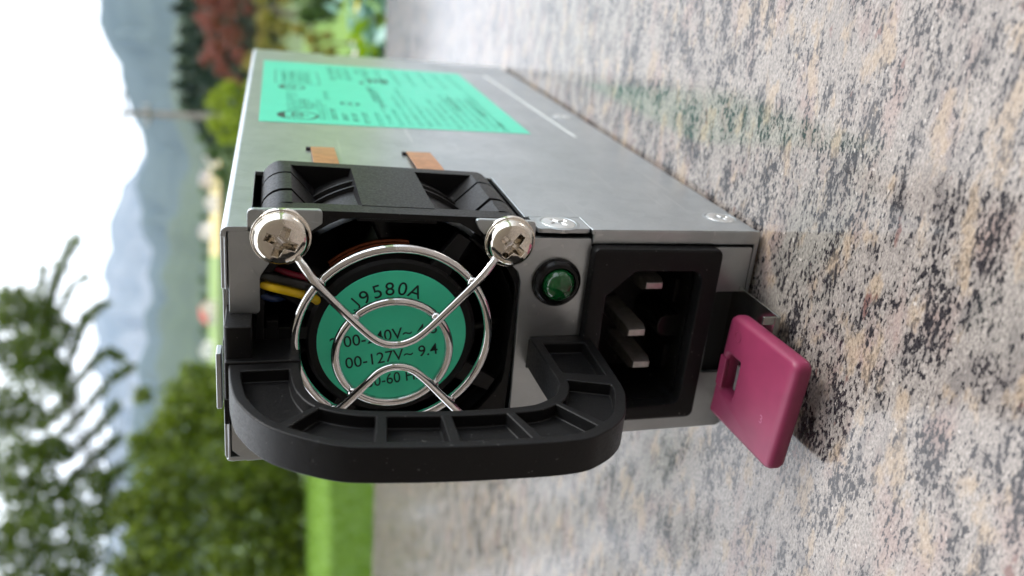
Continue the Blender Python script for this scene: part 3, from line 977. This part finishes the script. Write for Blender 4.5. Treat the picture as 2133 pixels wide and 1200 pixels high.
def screw(kind, at, axis, spin, mat, scale=1.0, tilt=0, label=None):
    vs, fs = SCREW[kind]
    c, s = math.cos(R_(spin)), math.sin(R_(spin))
    b = MB()
    out = []
    for x, y, z in vs:
        x, y, z = x * scale, y * scale, z * scale
        x, y = x * c - y * s, x * s + y * c
        if axis == 'w':
            out.append((at[0] + x, at[1] + y, at[2] + z))
        elif axis == 'v':
            out.append((at[0] + x, at[1] + z, at[2] + y))
        else:
            out.append((at[0] + x, at[1] - z, at[2] + y))
    b.add(out, fs)
    return b.build('screw', mat, psu, smooth=32, bevel=.07, segs=2, label=label, bang=35)
screw('pan', (8.0, 1.3, -.15), 'w', 22, M['screw'], label='nickel screw at the upper left of the fan')
screw('pan', (41.35, 1.85, -.15), 'w', 38, M['screw'], .97, label='nickel screw at the upper right of the fan')
screw('flat', (50.2, -.05, 3.0), 'v', 30, M['zinc'], 1.05, label='countersunk screw on the corner tab')
screw('flat', (81.8, -.02, 6.9), 'v', 10, M['zinc'], .95, label='countersunk screw at the front lower corner')
screw('flat', (80.2, -.02, 92), 'v', 45, M['zinc'], .95, label='countersunk screw half way along the casing')
screw('pan', (7.2, TH, 3.4), 'v-', 0, M['zinc'], .62, label='small screw on the hidden side')
def ring_v(c, r0, r1):
    return MB().lathe([(r0, -.02), (r0 + .12, -.10), (r1 - .2, -.08), (r1, -.01)], c, 'v', 40)
for c in ((50.2, -.04, 3.0),):
    ring_v(c, 2.85, 3.5).build('countersink', M['steel'], psu)
ring_v((81.8, 0, 6.9), 2.6, 3.2).build('countersink', M['steel'], psu)
ring_v((80.2, 0, 92), 2.6, 3.2).build('countersink', M['steel'], psu)

# ---- fan (sits a touch crooked in its opening)
fan = empty('cooling_fan', (0, 0, 0))
fan.parent = psu
def FAN(u, v, w):
    return (u - .028 * (v - 18), v + .028 * (u - 24.5), w)
F0, F1 = .95, 27.6
x0, x1, y0, y1 = 4.6, 44.4, -1.95, 37.8
cx_, cy_ = 24.5, 18.0
fb = MB()
outer = rrect(x0, y0, x1, y1, 3.6, 6)
bore = [(max(x0 + 1.0, min(x1 - 1.0, x)), max(y0 + 1.1, min(y1 - 1.1, y))) for x, y in arc(cx_, cy_, 20.6, 0, 360, 72)[:-1]]
for a, b in ((F0, F0 + 3.4), (F1 - 2.6, F1)):
    p = plate(outer, [bore if a == F0 else arc(cx_, cy_, 19.0, 0, 360, 72)[:-1]], b - a, .15)
    fb.add([(x, y, z + a) for x, y, z in p.v], p.f)
fb.lathe([(19.7, F0 + .5), (19.95, F0 + 3.3), (19.5, 12), (19.4, F1 - 2.5), (18.9, F1 - 2.5), (18.9, 10)], (cx_, cy_, 0), 'w', 72, close=True)
fb.v = [(x, max(y, y0 + .12), z) for x, y, z in fb.v]
# raised barrel rings, top block and the rounded corner posts with their grooves
for w in (15.6, 18.8):
    for a_, b_ in ((212, 254), (286, 328)):
        fb.lathe([(19.3, w), (20.15, w + .25), (20.15, w + .75), (19.3, w + 1.0)], (cx_, cy_, 0), 'w', 24, a0=R_(a_), a1=R_(b_))
fb.prism([(18.9, y0 + .06), (29.8, y0 + .06), (30.4, 0.6), (18.3, 0.6)], F0 + 3.2, F1 - 2.4)
def corner(sx):
    X = lambda x: x if sx < 0 else 2 * cx_ - x + .0
    pts = [(X(x), y) for x, y in (arc(x0 + 3.6, y0 + 3.6, 3.6, 180, 270, 6) + [(9.0, y0), (13.4, 2.6), (8.6, 6.8), (x0, 8.0)])]
    return pts
for sx in (-1, 1):
    for a, b in ((F0 + 3.2, 9.8), (11.0, 19.6), (20.4, F1 - 2.4)):
        fb.prism(corner(sx), a, b)
    ins = [((x * .9 + 10 * .1) if sx < 0 else (x * .9 + 39 * .1), y * .9 + 5 * .1) for x, y in corner(sx)]
    fb.prism(ins, F0 + 3, F1 - 2.3)
# lower corners, plain
for X in (lambda x: x, lambda x: 2 * cx_ - x):
    fb.prism([(X(x), 2 * cy_ - .15 - y) for x, y in corner(-1)], F0 + 3.2, F1 - 2.4)
fb.mapv(FAN).build('fan_frame', M['fan_black'], fan, smooth=30, wn=True)
# hub, stator and blades
hub = MB()
hub.lathe([(0, .95), (12.6, .95), (13.1, 1.4), (13.1, 4.2), (11.8, 4.4), (11.8, 26), (0, 26)], (24.6, 18.5, 0), 'w', 56)
hub.mapv(FAN).build('motor_hub', M['fan_black'], fan)
for a in (28, 118, 205, 300):
    ca, sa = math.cos(R_(a)), math.sin(R_(a))
    p = [(12.5, -1.7), (19.4, -1.1), (19.4, 1.3), (12.5, 1.9)]
    MB().prism([(24.6 + x * ca - y * sa, 18.4 + x * sa + y * ca) for x, y in p], 1.5, 3.2).mapv(FAN).build('stator_strut', M['fan_black'], fan, bevel=.2)
for k in range(7):
    b = MB()
    n = 7
    for j in range(n + 1):
        t = j / n
        w = 6.2 + 14 * t
        for i in range(6):
            r = 11.6 + (18.7 - 11.6) * i / 5
            a = R_(360 / 7 * k + 8 + 46 * t - 8 * i / 5)
            b.v.append((24.6 + r * math.cos(a), 18.2 + r * math.sin(a), w))
    for j in range(n):
        for i in range(5):
            q = j * 6 + i
            b.f.append((q, q + 1, q + 7, q + 6))
    o = b.mapv(FAN).build('fan_blade', M['fan_black'], fan, smooth=60)
    sm = o.modifiers.new('thickness', 'SOLIDIFY')
    sm.thickness = .0009
co = MB()
for k in range(3):
    co.tube([(24.6 + (13.6 + .3 * k) * math.cos(R_(a)), 18.4 + (13.6 + .3 * k) * math.sin(R_(a)), 4.6 + .7 * k) for a in range(226, 282, 4)], .38, 6)
co.mapv(FAN).build('motor_coil', M['coil'], fan)
MB().disc(17.5, (24.5, 18.2, 26.8), 40).build('fan_back', M['dark_in'], fan, smooth=0)
# sticker on the hub with its printing
lab = MB().lathe([(0, .80), (11.45, .80), (11.5, .95)], (24.62, 18.65, 0), 'w', 72).build('hub_label', M['sticker'], psu)
pr = MB()
LC = (24.62, 18.65)
def lab_text(body, size, x, y, rot, align='CENTER', fit=None):
    c, s = math.cos(R_(rot)), math.sin(R_(rot))
    m_ = text_mesh(body, size, lambda a, b, z: (a, b, z), align)
    k = 1.0
    if fit:
        xs = [p[0] for p in m_.v]
        k = fit / (max(xs) - min(xs))
        m_.v = [((a - min(xs)) * k, b, z) for a, b, z in m_.v]
    pr.add([(x + a * c - b * s, y - (a * s + b * c), .775) for a, b, z in m_.v], m_.f)
# rot is the counter-clockwise turn as read
for ch, ang in zip('J9580A', (-46, -32.5, -19.0, -6.2, 6.8, 20.5)):
    a = R_(ang)
    r = 7.55
    if ch == 'J':
        cl_j = [(.55, 2.15), (.55, .62)] + [(0.0 + .55 * math.cos(R_(t)), .58 + .5 * math.sin(R_(t))) for t in range(-10, -181, -20)]
        ca, sa = math.cos(-a), math.sin(-a)
        pts = [(LC[0] + r * math.sin(a) + x * ca - y * sa, LC[1] - r * math.cos(a) - (x * sa + y * ca)) for x, y in cl_j]
        L2, R2 = [], []
        for i in range(len(pts)):
            p0, p1 = Vector(pts[max(0, i - 1)]), Vector(pts[min(len(pts) - 1, i + 1)])
            nn = (p1 - p0).normalized().orthogonal() * .13
            L2.append((pts[i][0] + nn.x, pts[i][1] + nn.y, .775))
            R2.append((pts[i][0] - nn.x, pts[i][1] - nn.y, .775))
        kk = len(pts)
        pr.add(L2 + R2, [(i, i + 1, kk + i + 1, kk + i) for i in range(kk - 1)])
        continue
    lab_text(ch, 3.1, LC[0] + r * math.sin(a), LC[1] - r * math.cos(a), -ang * .95)
ROT = 8.2
dx, dy = math.cos(R_(ROT)), -math.sin(R_(ROT))
lab_text('00-127V~ 9.4', 2.75, 17.62, 23.45, ROT, 'LEFT', 14.35)
lab_text('1', 2.75, 17.62 - 2.0 * dx, 23.45 - 2.0 * dy, ROT, 'LEFT')
lab_text('00-240V~ 4.8', 2.75, 17.25, 19.75, ROT, 'LEFT', 14.35)
lab_text('2', 2.75, 17.25 - 2.1 * dx, 19.75 - 2.1 * dy, ROT, 'LEFT')
lab_text('50-60 Hz', 2.75, 21.0, 26.95, ROT, 'LEFT', 8.6)
pr.mapv(lambda u, v, w: (u, v, w)).build('lettering', M['ink'], lab, smooth=0, recalc=False)

# ---- chromed finger guard
gd = empty('finger_guard', (0, 0, 0))
gd.parent = psu
def circ(c, r, w, n=72):
    return [(c[0] + r * math.cos(2 * math.pi * i / n), c[1] + r * math.sin(2 * math.pi * i / n), w) for i in range(n)]
MB().tube(circ((24.35, 16.9), 14.5, -2.2), .68, 12, True).build('ring', M['chrome'], gd, smooth=80)
MB().tube(circ((24.3, 19.35), 8.55, -2.2), .68, 12, True).build('ring', M['chrome'], gd, smooth=80)
def loop_eye(c, r=3.2):
    return [(c[0] + r * math.cos(a), c[1] + r * math.sin(a), -.6) for a in [R_(x) for x in range(60, 400, 20)]]
top = catmull([(7.4, 1.2, -.75), (9.7, 3.6, -1.0), (11.3, 5.4, -2.6), (13.0, 7.6, -3.4), (17.2, 12.3, -3.5), (20.4, 15.6, -3.5), (22.4, 16.95, -3.5), (24.5, 17.3, -3.5), (26.6, 16.8, -3.5), (28.7, 15.3, -3.5), (32.6, 11.1, -3.5), (36.3, 7.0, -3.4), (38.2, 4.9, -2.6), (39.9, 3.2, -1.0), (41.6, 1.8, -.75)], 8)
MB().tube(top, .68, 12).build('wire_arm', M['chrome'], gd, smooth=80)
bot = catmull([(8.0, 35.0, -.75), (10.5, 33.0, -2.0), (13.2, 30.6, -3.4), (17.3, 27.0, -3.5), (20.3, 23.7, -3.5), (22.3, 21.7, -3.5), (24.5, 21.0, -3.5), (26.9, 21.6, -3.5), (29.2, 23.5, -3.5), (32.6, 27.2, -3.5), (35.6, 30.4, -3.4), (38.4, 33.2, -2.0), (41, 35.4, -.75)], 8)
MB().tube(bot, .68, 12).build('wire_arm', M['chrome'], gd, smooth=80)

# weld spots where the wires cross the rings
wb = MB()
for path in (top, bot):
    for (c_, r_) in (((24.35, 16.9), 14.5), ((24.3, 19.35), 8.55)):
        dd = [math.hypot(p.x - c_[0], p.y - c_[1]) - r_ for p in path]
        for i in range(len(dd) - 1):
            if dd[i] * dd[i + 1] < 0:
                p = path[i].lerp(path[i + 1], dd[i] / (dd[i] - dd[i + 1]))
                wb.lathe([(0, -.5), (.55, -.42), (.92, -.1), (.98, .25), (.6, .6), (0, .7)], (p.x, p.y, -2.85), 'w', 12)
wb.build('weld_spots', M['chrome'], gd, smooth=80)

# ---- fan leads
def lead(name_label, mat, pts, r):
    MB().tube(catmull(pts, 6), r, 10).build('wire', mat, psu, smooth=80, label=name_label)
lead('yellow wire beside the fan', M['wire_yellow'], [(3.6, 9.0, 2.6), (5.0, 9.3, 1.8), (6.3, 9.4, .8), (8.2, 9.7, .2), (11.9, 10.8, .2), (13.2, 12.2, 1.6), (14.2, 14, 4)], .66)
lead('black wire beside the fan', M['wire_black'], [(3.6, 7.4, 2.8), (5.0, 7.8, 1.9), (6.4, 7.9, .8), (8.6, 8.3, .2), (11.9, 9.3, .2), (13.6, 10.8, 1.6), (14.4, 12.4, 4)], .7)
lead('red wire beside the fan', M['wire_red'], [(4.4, 6.6, 4.5), (7.0, 7.2, 2.6), (9.2, 7.7, 1.4), (12.3, 8.4, .8), (14, 9.6, 2.6)], .5)
lead('blue wire beside the fan', M['wire_blue'], [(3.4, 10.6, 2.4), (5.0, 10.9, 1.8), (6.4, 11.3, .9), (7.6, 11.7, 1.6), (8.4, 12.6, 4)], .55)

# ---- indicator light
led = empty('indicator_light', (0, 0, 0))
led.parent = psu
LCt = (49.9, 8.85, 0)
MB().lathe([(4.0, .1), (4.05, -.5), (3.85, -1.1), (3.35, -1.55), (2.9, -1.6), (2.72, -1.35), (2.68, -.6)], LCt, 'w', 48).build('collar', M['gloss_black'], led)
MB().lathe([(2.68, -.9), (2.6, -1.75), (2.25, -2.5), (1.6, -3.05), (.8, -3.35), (0, -3.42)], LCt, 'w', 48).build('lens', M['green_lens'], led, smooth=80)

# ---- power inlet
inlet = empty('power_inlet', (0, 0, 0))
inlet.parent = psu
so = rounded([(55.15, 2.5), (78.45, 2.75), (78.4, 34.9), (55.15, 34.7)], [1.2, 1.5, 1.5, 1.2])
si = rounded([(62.9, 6.6), (75.2, 6.65), (75.1, 31.9), (62.9, 32.2), (58.3, 27.8), (58.25, 10.8)], [.7, 2.2, 2.0, .7, .7, .7])
b = plate(so, [si], 3.2, .45)
b.mapv(lambda x, y, z: (x, y, z - 2.0))
b.build('inlet_rim', M['socket_black'], inlet, wn=True)
wl = MB()
n = len(si)
wl.add([(x, y, 1.0) for x, y in si] + [(x, y, 14.0) for x, y in si], [(i, (i + 1) % n, n + (i + 1) % n, n + i) for i in range(n)] + [tuple(range(n, 2 * n))])
wl.build('inlet_well', M['socket_black'], inlet)
for (u, v, tip) in ((68.4, 10.6, 2.4), (65.9, 18.8, 1.2), (68.4, 25.7, 2.4)):
    pin = MB()
    hw, hv = 1.8, 1.1
    prf = [(hw * .85, hv * .5, tip - .8), (hw, hv, tip + .5), (hw, hv, 13.9)]
    vs = []
    for a, b_, w in prf:
        vs += [(u - a, v - b_, w), (u + a, v - b_, w), (u + a, v + b_, w), (u - a, v + b_, w)]
    fs = [(0, 1, 2, 3)] + [(j * 4 + i, j * 4 + (i + 1) % 4, j * 4 + 4 + (i + 1) % 4, j * 4 + 4 + i) for j in range(2) for i in range(4)]
    pin.add(vs, fs).build('pin', M['pin'], inlet, bevel=.12)
key = rounded([(71.2, 17.2), (75.4, 17.0), (75.4, 21.4), (71.2, 21.2)], [1.9, 0, 0, 1.9])
MB().prism(key, 3.4, 13.9).build('key_rib', M['gloss_black'], inlet, bevel=.3)
for v in (13.0, 26.0):
    MB().box((74.3, v - 2.2, 5), (75.2, v + 2.2, 13.5)).build('guide_rib', M['socket_black'], inlet, bevel=.2)

# ---- carrying handle: D-shaped loop with ribbed pockets
out_c = [(1.05, -5.2), (1.5, -10.7), (2.75, -16.0), (6.5, -22.0), (13.5, -26.7), (19.85, -28.25), (31.5, -29.5), (44.2, -29.9), (49.2, -28.3), (52.9, -25.2), (55.0, -21.0), (56.0, -17.4), (56.5, -9.0), (56.75, -.2)]
in_c = [(10.6, -5.2), (10.8, -10.4), (11.5, -13.9), (13.0, -16.8), (16.5, -18.9), (20.8, -19.85), (31.0, -20.9), (40.0, -20.8), (43.4, -19.6), (45.1, -18.4), (46.2, -16.5), (46.75, -14.2), (46.6, -8.0), (46.45, -.2)]
NS = 14
oc = catmull([(a, b, 0) for a, b in out_c], 12)
ic = catmull([(a, b, 0) for a, b in in_c], 12)
def along(C, s):
    x = s * 12
    i = min(len(C) - 2, int(x))
    return C[i].lerp(C[i + 1], x - i)
ribs = [(3.12, .10, 0), (4.95, .10, 0), (5.78, .065, 0), (6.62, .065, 0), (8.2, .17, .0), (11.25, .20, 0)]
pocket_ends = (.48, 12.62)
edges = [pocket_ends[0]]
for s, h, _ in ribs:
    edges += [s - h, s + h]
edges.append(pocket_ends[1])
ss = set([0, 13])
for e in edges:
    ss.add(e)
samples = sorted(ss | set(np.arange(0, 13.01, .125).tolist()))
samples = [s for i, s in enumerate(samples) if i == 0 or s in ss or min(abs(s - e) for e in ss) > .03]
def in_pocket(a, b):
    m_ = (a + b) / 2
    if m_ < edges[0] or m_ > edges[-1]:
        return False
    return not any(s - h < m_ < s + h for s, h, _ in ribs)
VT, VB, DEP = 18.5, 23.8, 1.9
q0, q1 = .17, .84
hb_ = MB()
def hp(s, q, v):
    o, i = along(oc, s), along(ic, s)
    p = o.lerp(i, q)
    return (p.x, v, p.y)
k = len(samples)
for i in range(k - 1):
    a, b = samples[i], samples[i + 1]
    pk = in_pocket(a, b)
    Q = lambda f, qa, qb, va, vb: hb_.add([hp(a, qa, va), hp(b, qa, va), hp(b, qb, vb), hp(a, qb, vb)], [(0, 1, 2, 3)])
    Q(0, 0, q0, VT, VT)
    Q(0, q1, 1, VT, VT)
    Q(0, 0, 1, VB, VB)
    Q(0, 0, 0, VT, VB)
    Q(0, 1, 1, VT, VB)
    if pk:
        Q(0, q0, q1, VT + DEP, VT + DEP)
        Q(0, q0, q0, VT, VT + DEP)
        Q(0, q1, q1, VT, VT + DEP)
    else:
        Q(0, q0, q1, VT, VT)
for e in edges:
    hb_.add([hp(e, q0, VT), hp(e, q1, VT), hp(e, q1, VT + DEP), hp(e, q0, VT + DEP)], [(0, 1, 2, 3)])
for e in (0, 13):
    hb_.add([hp(e, 0, VT), hp(e, 1, VT), hp(e, 1, VB), hp(e, 0, VB)], [(0, 1, 2, 3)])
handle = hb_.build('carrying_handle', M['black'], psu, smooth=40, bevel=.4, segs=3, bang=50)
# its base block and clip on the left, and the step under the fan
MB().box((.5, 18.1, -5.6), (10.75, 24.2, 4)).build('handle_base', M['black'], handle, bevel=.3)
MB().prism(rounded([(.45, -4.6), (4.15, -4.6), (4.15, 4), (.45, 4)], [.8, .3, 0, 0]), 13.2, 18.6, lambda u, w, v: (u, v, w)).build('latch_clip', M['black'], handle, bevel=.3)
MB().box((.1, 17.0, -1.0), (0.85, 31, 3)).build('side_clip', M['gloss_black'], handle, bevel=.2)
MB().box((4.2, 16.3, 1.2), (12, 18.3, 6)).build('cross_web', M['black'], handle, bevel=.2)
MB().box((6.0, 15.0, 1.0), (7.7, 18.2, 3.0)).build('web_post', M['black'], handle, bevel=.2)
MB().box((46.45, 19, -.3), (56.75, 24.3, .6)).build('handle_foot', M['black'], handle, bevel=.2)
MB().box((-.95, 19.4, -.4), (-.15, 28.6, 2.6)).build('side_tab', M['steel'], psu, bevel=.2)

# ---- copper spring fingers in front of the label
def finger(u0, u1, w1, label=None):
    pts = [(27.2, -1.2), (31, -1.15), (36, -.95), (w1 - 1.2, -.55), (w1, .05), (w1 - .25, .15), (w1 - 1.4, -.35), (36, -.72), (31, -.92), (27.2, -.97)]
    MB().prism(pts, u0, u1, lambda w, v, u: (u, v, w)).build('spring_finger', M['brown'], psu, bevel=.05)
    MB().box((u0 - .9, -.55, w1 - 2.2), (u0 - .05, .1, w1 - 1.2)).build('finger_hook', M['dark_in'], psu, bevel=.1)
finger(13.6, 18.0, 46.4)
finger(31.7, 36.5, 45.4)

# ---- rating label on the big side
rl = MB().box((3.8, -.07, 68.2), (64.6, .02, 155.4)).build('rating_label', M['label'], psu, smooth=0)
ink = {'ink': MB(), 'ink_mid': MB(), 'ink_grey': MB()}
def bar(kind, u0, u1, w0, w1):
    ink[kind].add([(u0, -.085, w0), (u1, -.085, w0), (u1, -.085, w1), (u0, -.085, w1)], [(0, 1, 2, 3)])
rr = random.Random(4)
def words(kind, u, w0, w1, h=1.05, gap=.5):
    """a line of print far too small to read: short strokes grouped into words"""
    w = w0
    while w < w1:
        wl_ = rr.uniform(2.2, 6.5)
        x = w
        while x < min(w + wl_, w1):
            sw = rr.uniform(.35, .6)
            if rr.random() < .5:
                bar(kind, u - h / 2, u + h / 2, x, x + sw * .55)
            bar(kind, u - h / 2, u - h / 2 + .28, x, x + sw)
            if rr.random() < .7:
                bar(kind, u + h / 2 - .28, u + h / 2, x, x + sw)
            x += sw + .22
        w += wl_ + 1.0
def ringuw(kind, cu, cw, r, th, n=40):
    vs = []
    for i in range(n):
        a = 2 * math.pi * i / n
        for q in (r, r - th):
            vs.append((cu + q * math.cos(a), -.085, cw + q * math.sin(a)))
    ink[kind].add(vs, [(2 * i, 2 * i + 1, (2 * i + 3) % (2 * n), (2 * i + 2) % (2 * n)) for i in range(n)])
def cap(kind, cu, cw, r, a0, a1, n=14):
    vs = [(cu + r * math.cos(R_(a0 + (a1 - a0) * i / n)), -.086, cw + r * math.sin(R_(a0 + (a1 - a0) * i / n))) for i in range(n + 1)]
    ink[kind].add(vs, [tuple(range(n + 1))])
def t_label(kind, body, size, u, w, shear=0):
    m_ = text_mesh(body, size, lambda a, b, z: (u - b, -.087, w + a), 'CENTER', shear=shear)
    ink[kind].add(m_.v, m_.f)
for cu, cw, r in ((12.0, 75.9, 4.55), (11.2, 111.4, 3.4)):
    ringuw('ink', cu, cw, r, .5)
    cap('ink', cu, cw, r, 128, 232)
    cap('ink', cu, cw, r, -62, 10)
    t_label('ink', 'hp' if r > 4 else 'CE', r * 1.25, cu + r * .25, cw, .25)
for u, a, b, kk in ((10.4, 81.5, 104, 'ink_grey'), (11.7, 81.6, 104, 'ink_grey'), (13.2, 83, 95.4, 'ink_mid'), (14.4, 83, 95.4, 'ink_mid'), (15.9, 84, 92, 'ink_mid'), (17.2, 72.6, 96, 'ink_grey'), (18.2, 72.6, 90, 'ink_grey'),
                    (20.0, 73, 87, 'ink_mid'), (22.4, 73, 81, 'ink_mid'), (24.6, 72.3, 82, 'ink_mid'), (27.1, 71, 83.5, 'ink_mid'), (30.0, 69.8, 83, 'ink_grey'), (19.4, 96, 108, 'ink_grey')):
    words(kk, u, a, b, 1.1)
for i in range(13):
    u = 32.4 + i * 2.25
    words('ink_grey', u, 70 + rr.uniform(0, 2), 100 + rr.uniform(-14, 22), 1.0)
    if i % 2 == 0:
        words('ink_grey', u, 124, 150, .9)
for u, a, b in ((31.5, 98, 120), (33.0, 91, 112)):
    words('ink_mid', u, a, b, .9)
for (u0, u1, w0, w1) in ((51.2, 53.2, 90, 108), (56.6, 58.2, 86, 109)):
    words('ink_mid', (u0 + u1) / 2, w0, w1, 1.6)
words('ink_mid', 59.2, 69.6, 79, 1.4)
for a, b in (((7.0, 7.25), (117, 139)), ((18.5, 18.75), (117, 139)), ((7.0, 18.7), (117, 117.4)), ((7.0, 18.7), (138.7, 139))):
    bar('ink_mid', a[0], a[1], b[0], b[1])
for u in (9.5, 11.6, 13.7, 15.6):
    words('ink_mid', u, 119, 137, 1.3)
for u, a, b in ((22.8, 126, 150), (25.0, 130, 146), (27.4, 128, 150), (30.6, 140, 148), (33.4, 140, 148)):
    words('ink_mid', u, a, b, 1.3)
bar('ink', 29.8, 31.0, 123.6, 126.6)
for u in (32.8, 34.4, 36.0, 37.4):
    bar('ink', u, u + .9, 126.5, 133.2)
ringuw('ink_mid', 24.7, 92.8, 2.4, .35)
for u in (22.7, 24.7, 26.6):
    bar('ink', u - .4, u + .4, 92, 93.6)
for kname, b in ink.items():
    b.build('print', M[kname], rl, smooth=0, recalc=False)
# pale film edge beside the label
MB().add([(73.3, -.06, 156), (73.9, -.06, 156), (75.9, -.06, 67), (75.3, -.06, 67), (73.3, .02, 156), (73.9, .02, 156), (75.9, .02, 67), (75.3, .02, 67)],
         [(0, 1, 2, 3), (0, 4, 5, 1), (1, 5, 6, 2), (2, 6, 7, 3), (3, 7, 4, 0)]).build('film_edge', M['line'], psu, smooth=0)

# ---- magenta release lever with its spring strip
lv = empty('release_lever', (0, 0, 0))
lv.parent = psu
pu0, pu1 = 79.9, 83.0
po = rounded([(12.6, -5.2), (32.2, -4.1), (31.6, -23.6), (12.0, -25.0)], [2.2, .9, 1.8, 2.0], 6)
hole = rounded([(19.8, -6.9), (26.4, -6.7), (26.2, -10.1), (19.6, -10.3)], .25)
b = plate(po, [hole], pu1 - pu0, .95)
b.mapv(lambda x, y, z: (pu0 + z, x, y))
lever = b.build('lever_plate', M['magenta'], lv, smooth=50, wn=True)
MB().lathe([(.75, 79.87), (.78, 79.82), (.95, 79.82), (.98, 79.87)], (0, 0, 0), 'w', 28).mapv(lambda x, y, z: (z, 15.6 + x, -8.6 + y)).build('mould_mark', M['magenta'], lv)
text_mesh('3', 2.0, lambda a, b_, z: (79.86, 25.4 - b_, -19.2 - a)).build('mould_mark', plain('scuffed_magenta', (0.34, 0.10, 0.18), .5), lv, smooth=0, recalc=False)
MB().box((79.72, 20.6, -6.85), (80.4, 26.2, -4.9)).build('raised_catch', M['magenta'], lv, bevel=.2)
MB().box((80.9, 20.9, -9.75), (82.3, 25.4, -8.7)).build('catch_pin', M['zinc'], lv, bevel=.1)
st = MB().prism([(84.4, 5.0), (84.4, -12.6), (83.3, -12.6), (83.3, -12.1), (83.9, -12.1), (83.9, 5.0)], 10.2, 27.0, lambda u, w, v: (u, v, w))
st.box((81.2, 10.2, -12.6), (83.3, 11.6, -12.1))
st.build('spring_strip', M['spring'], lv, bevel=.12)
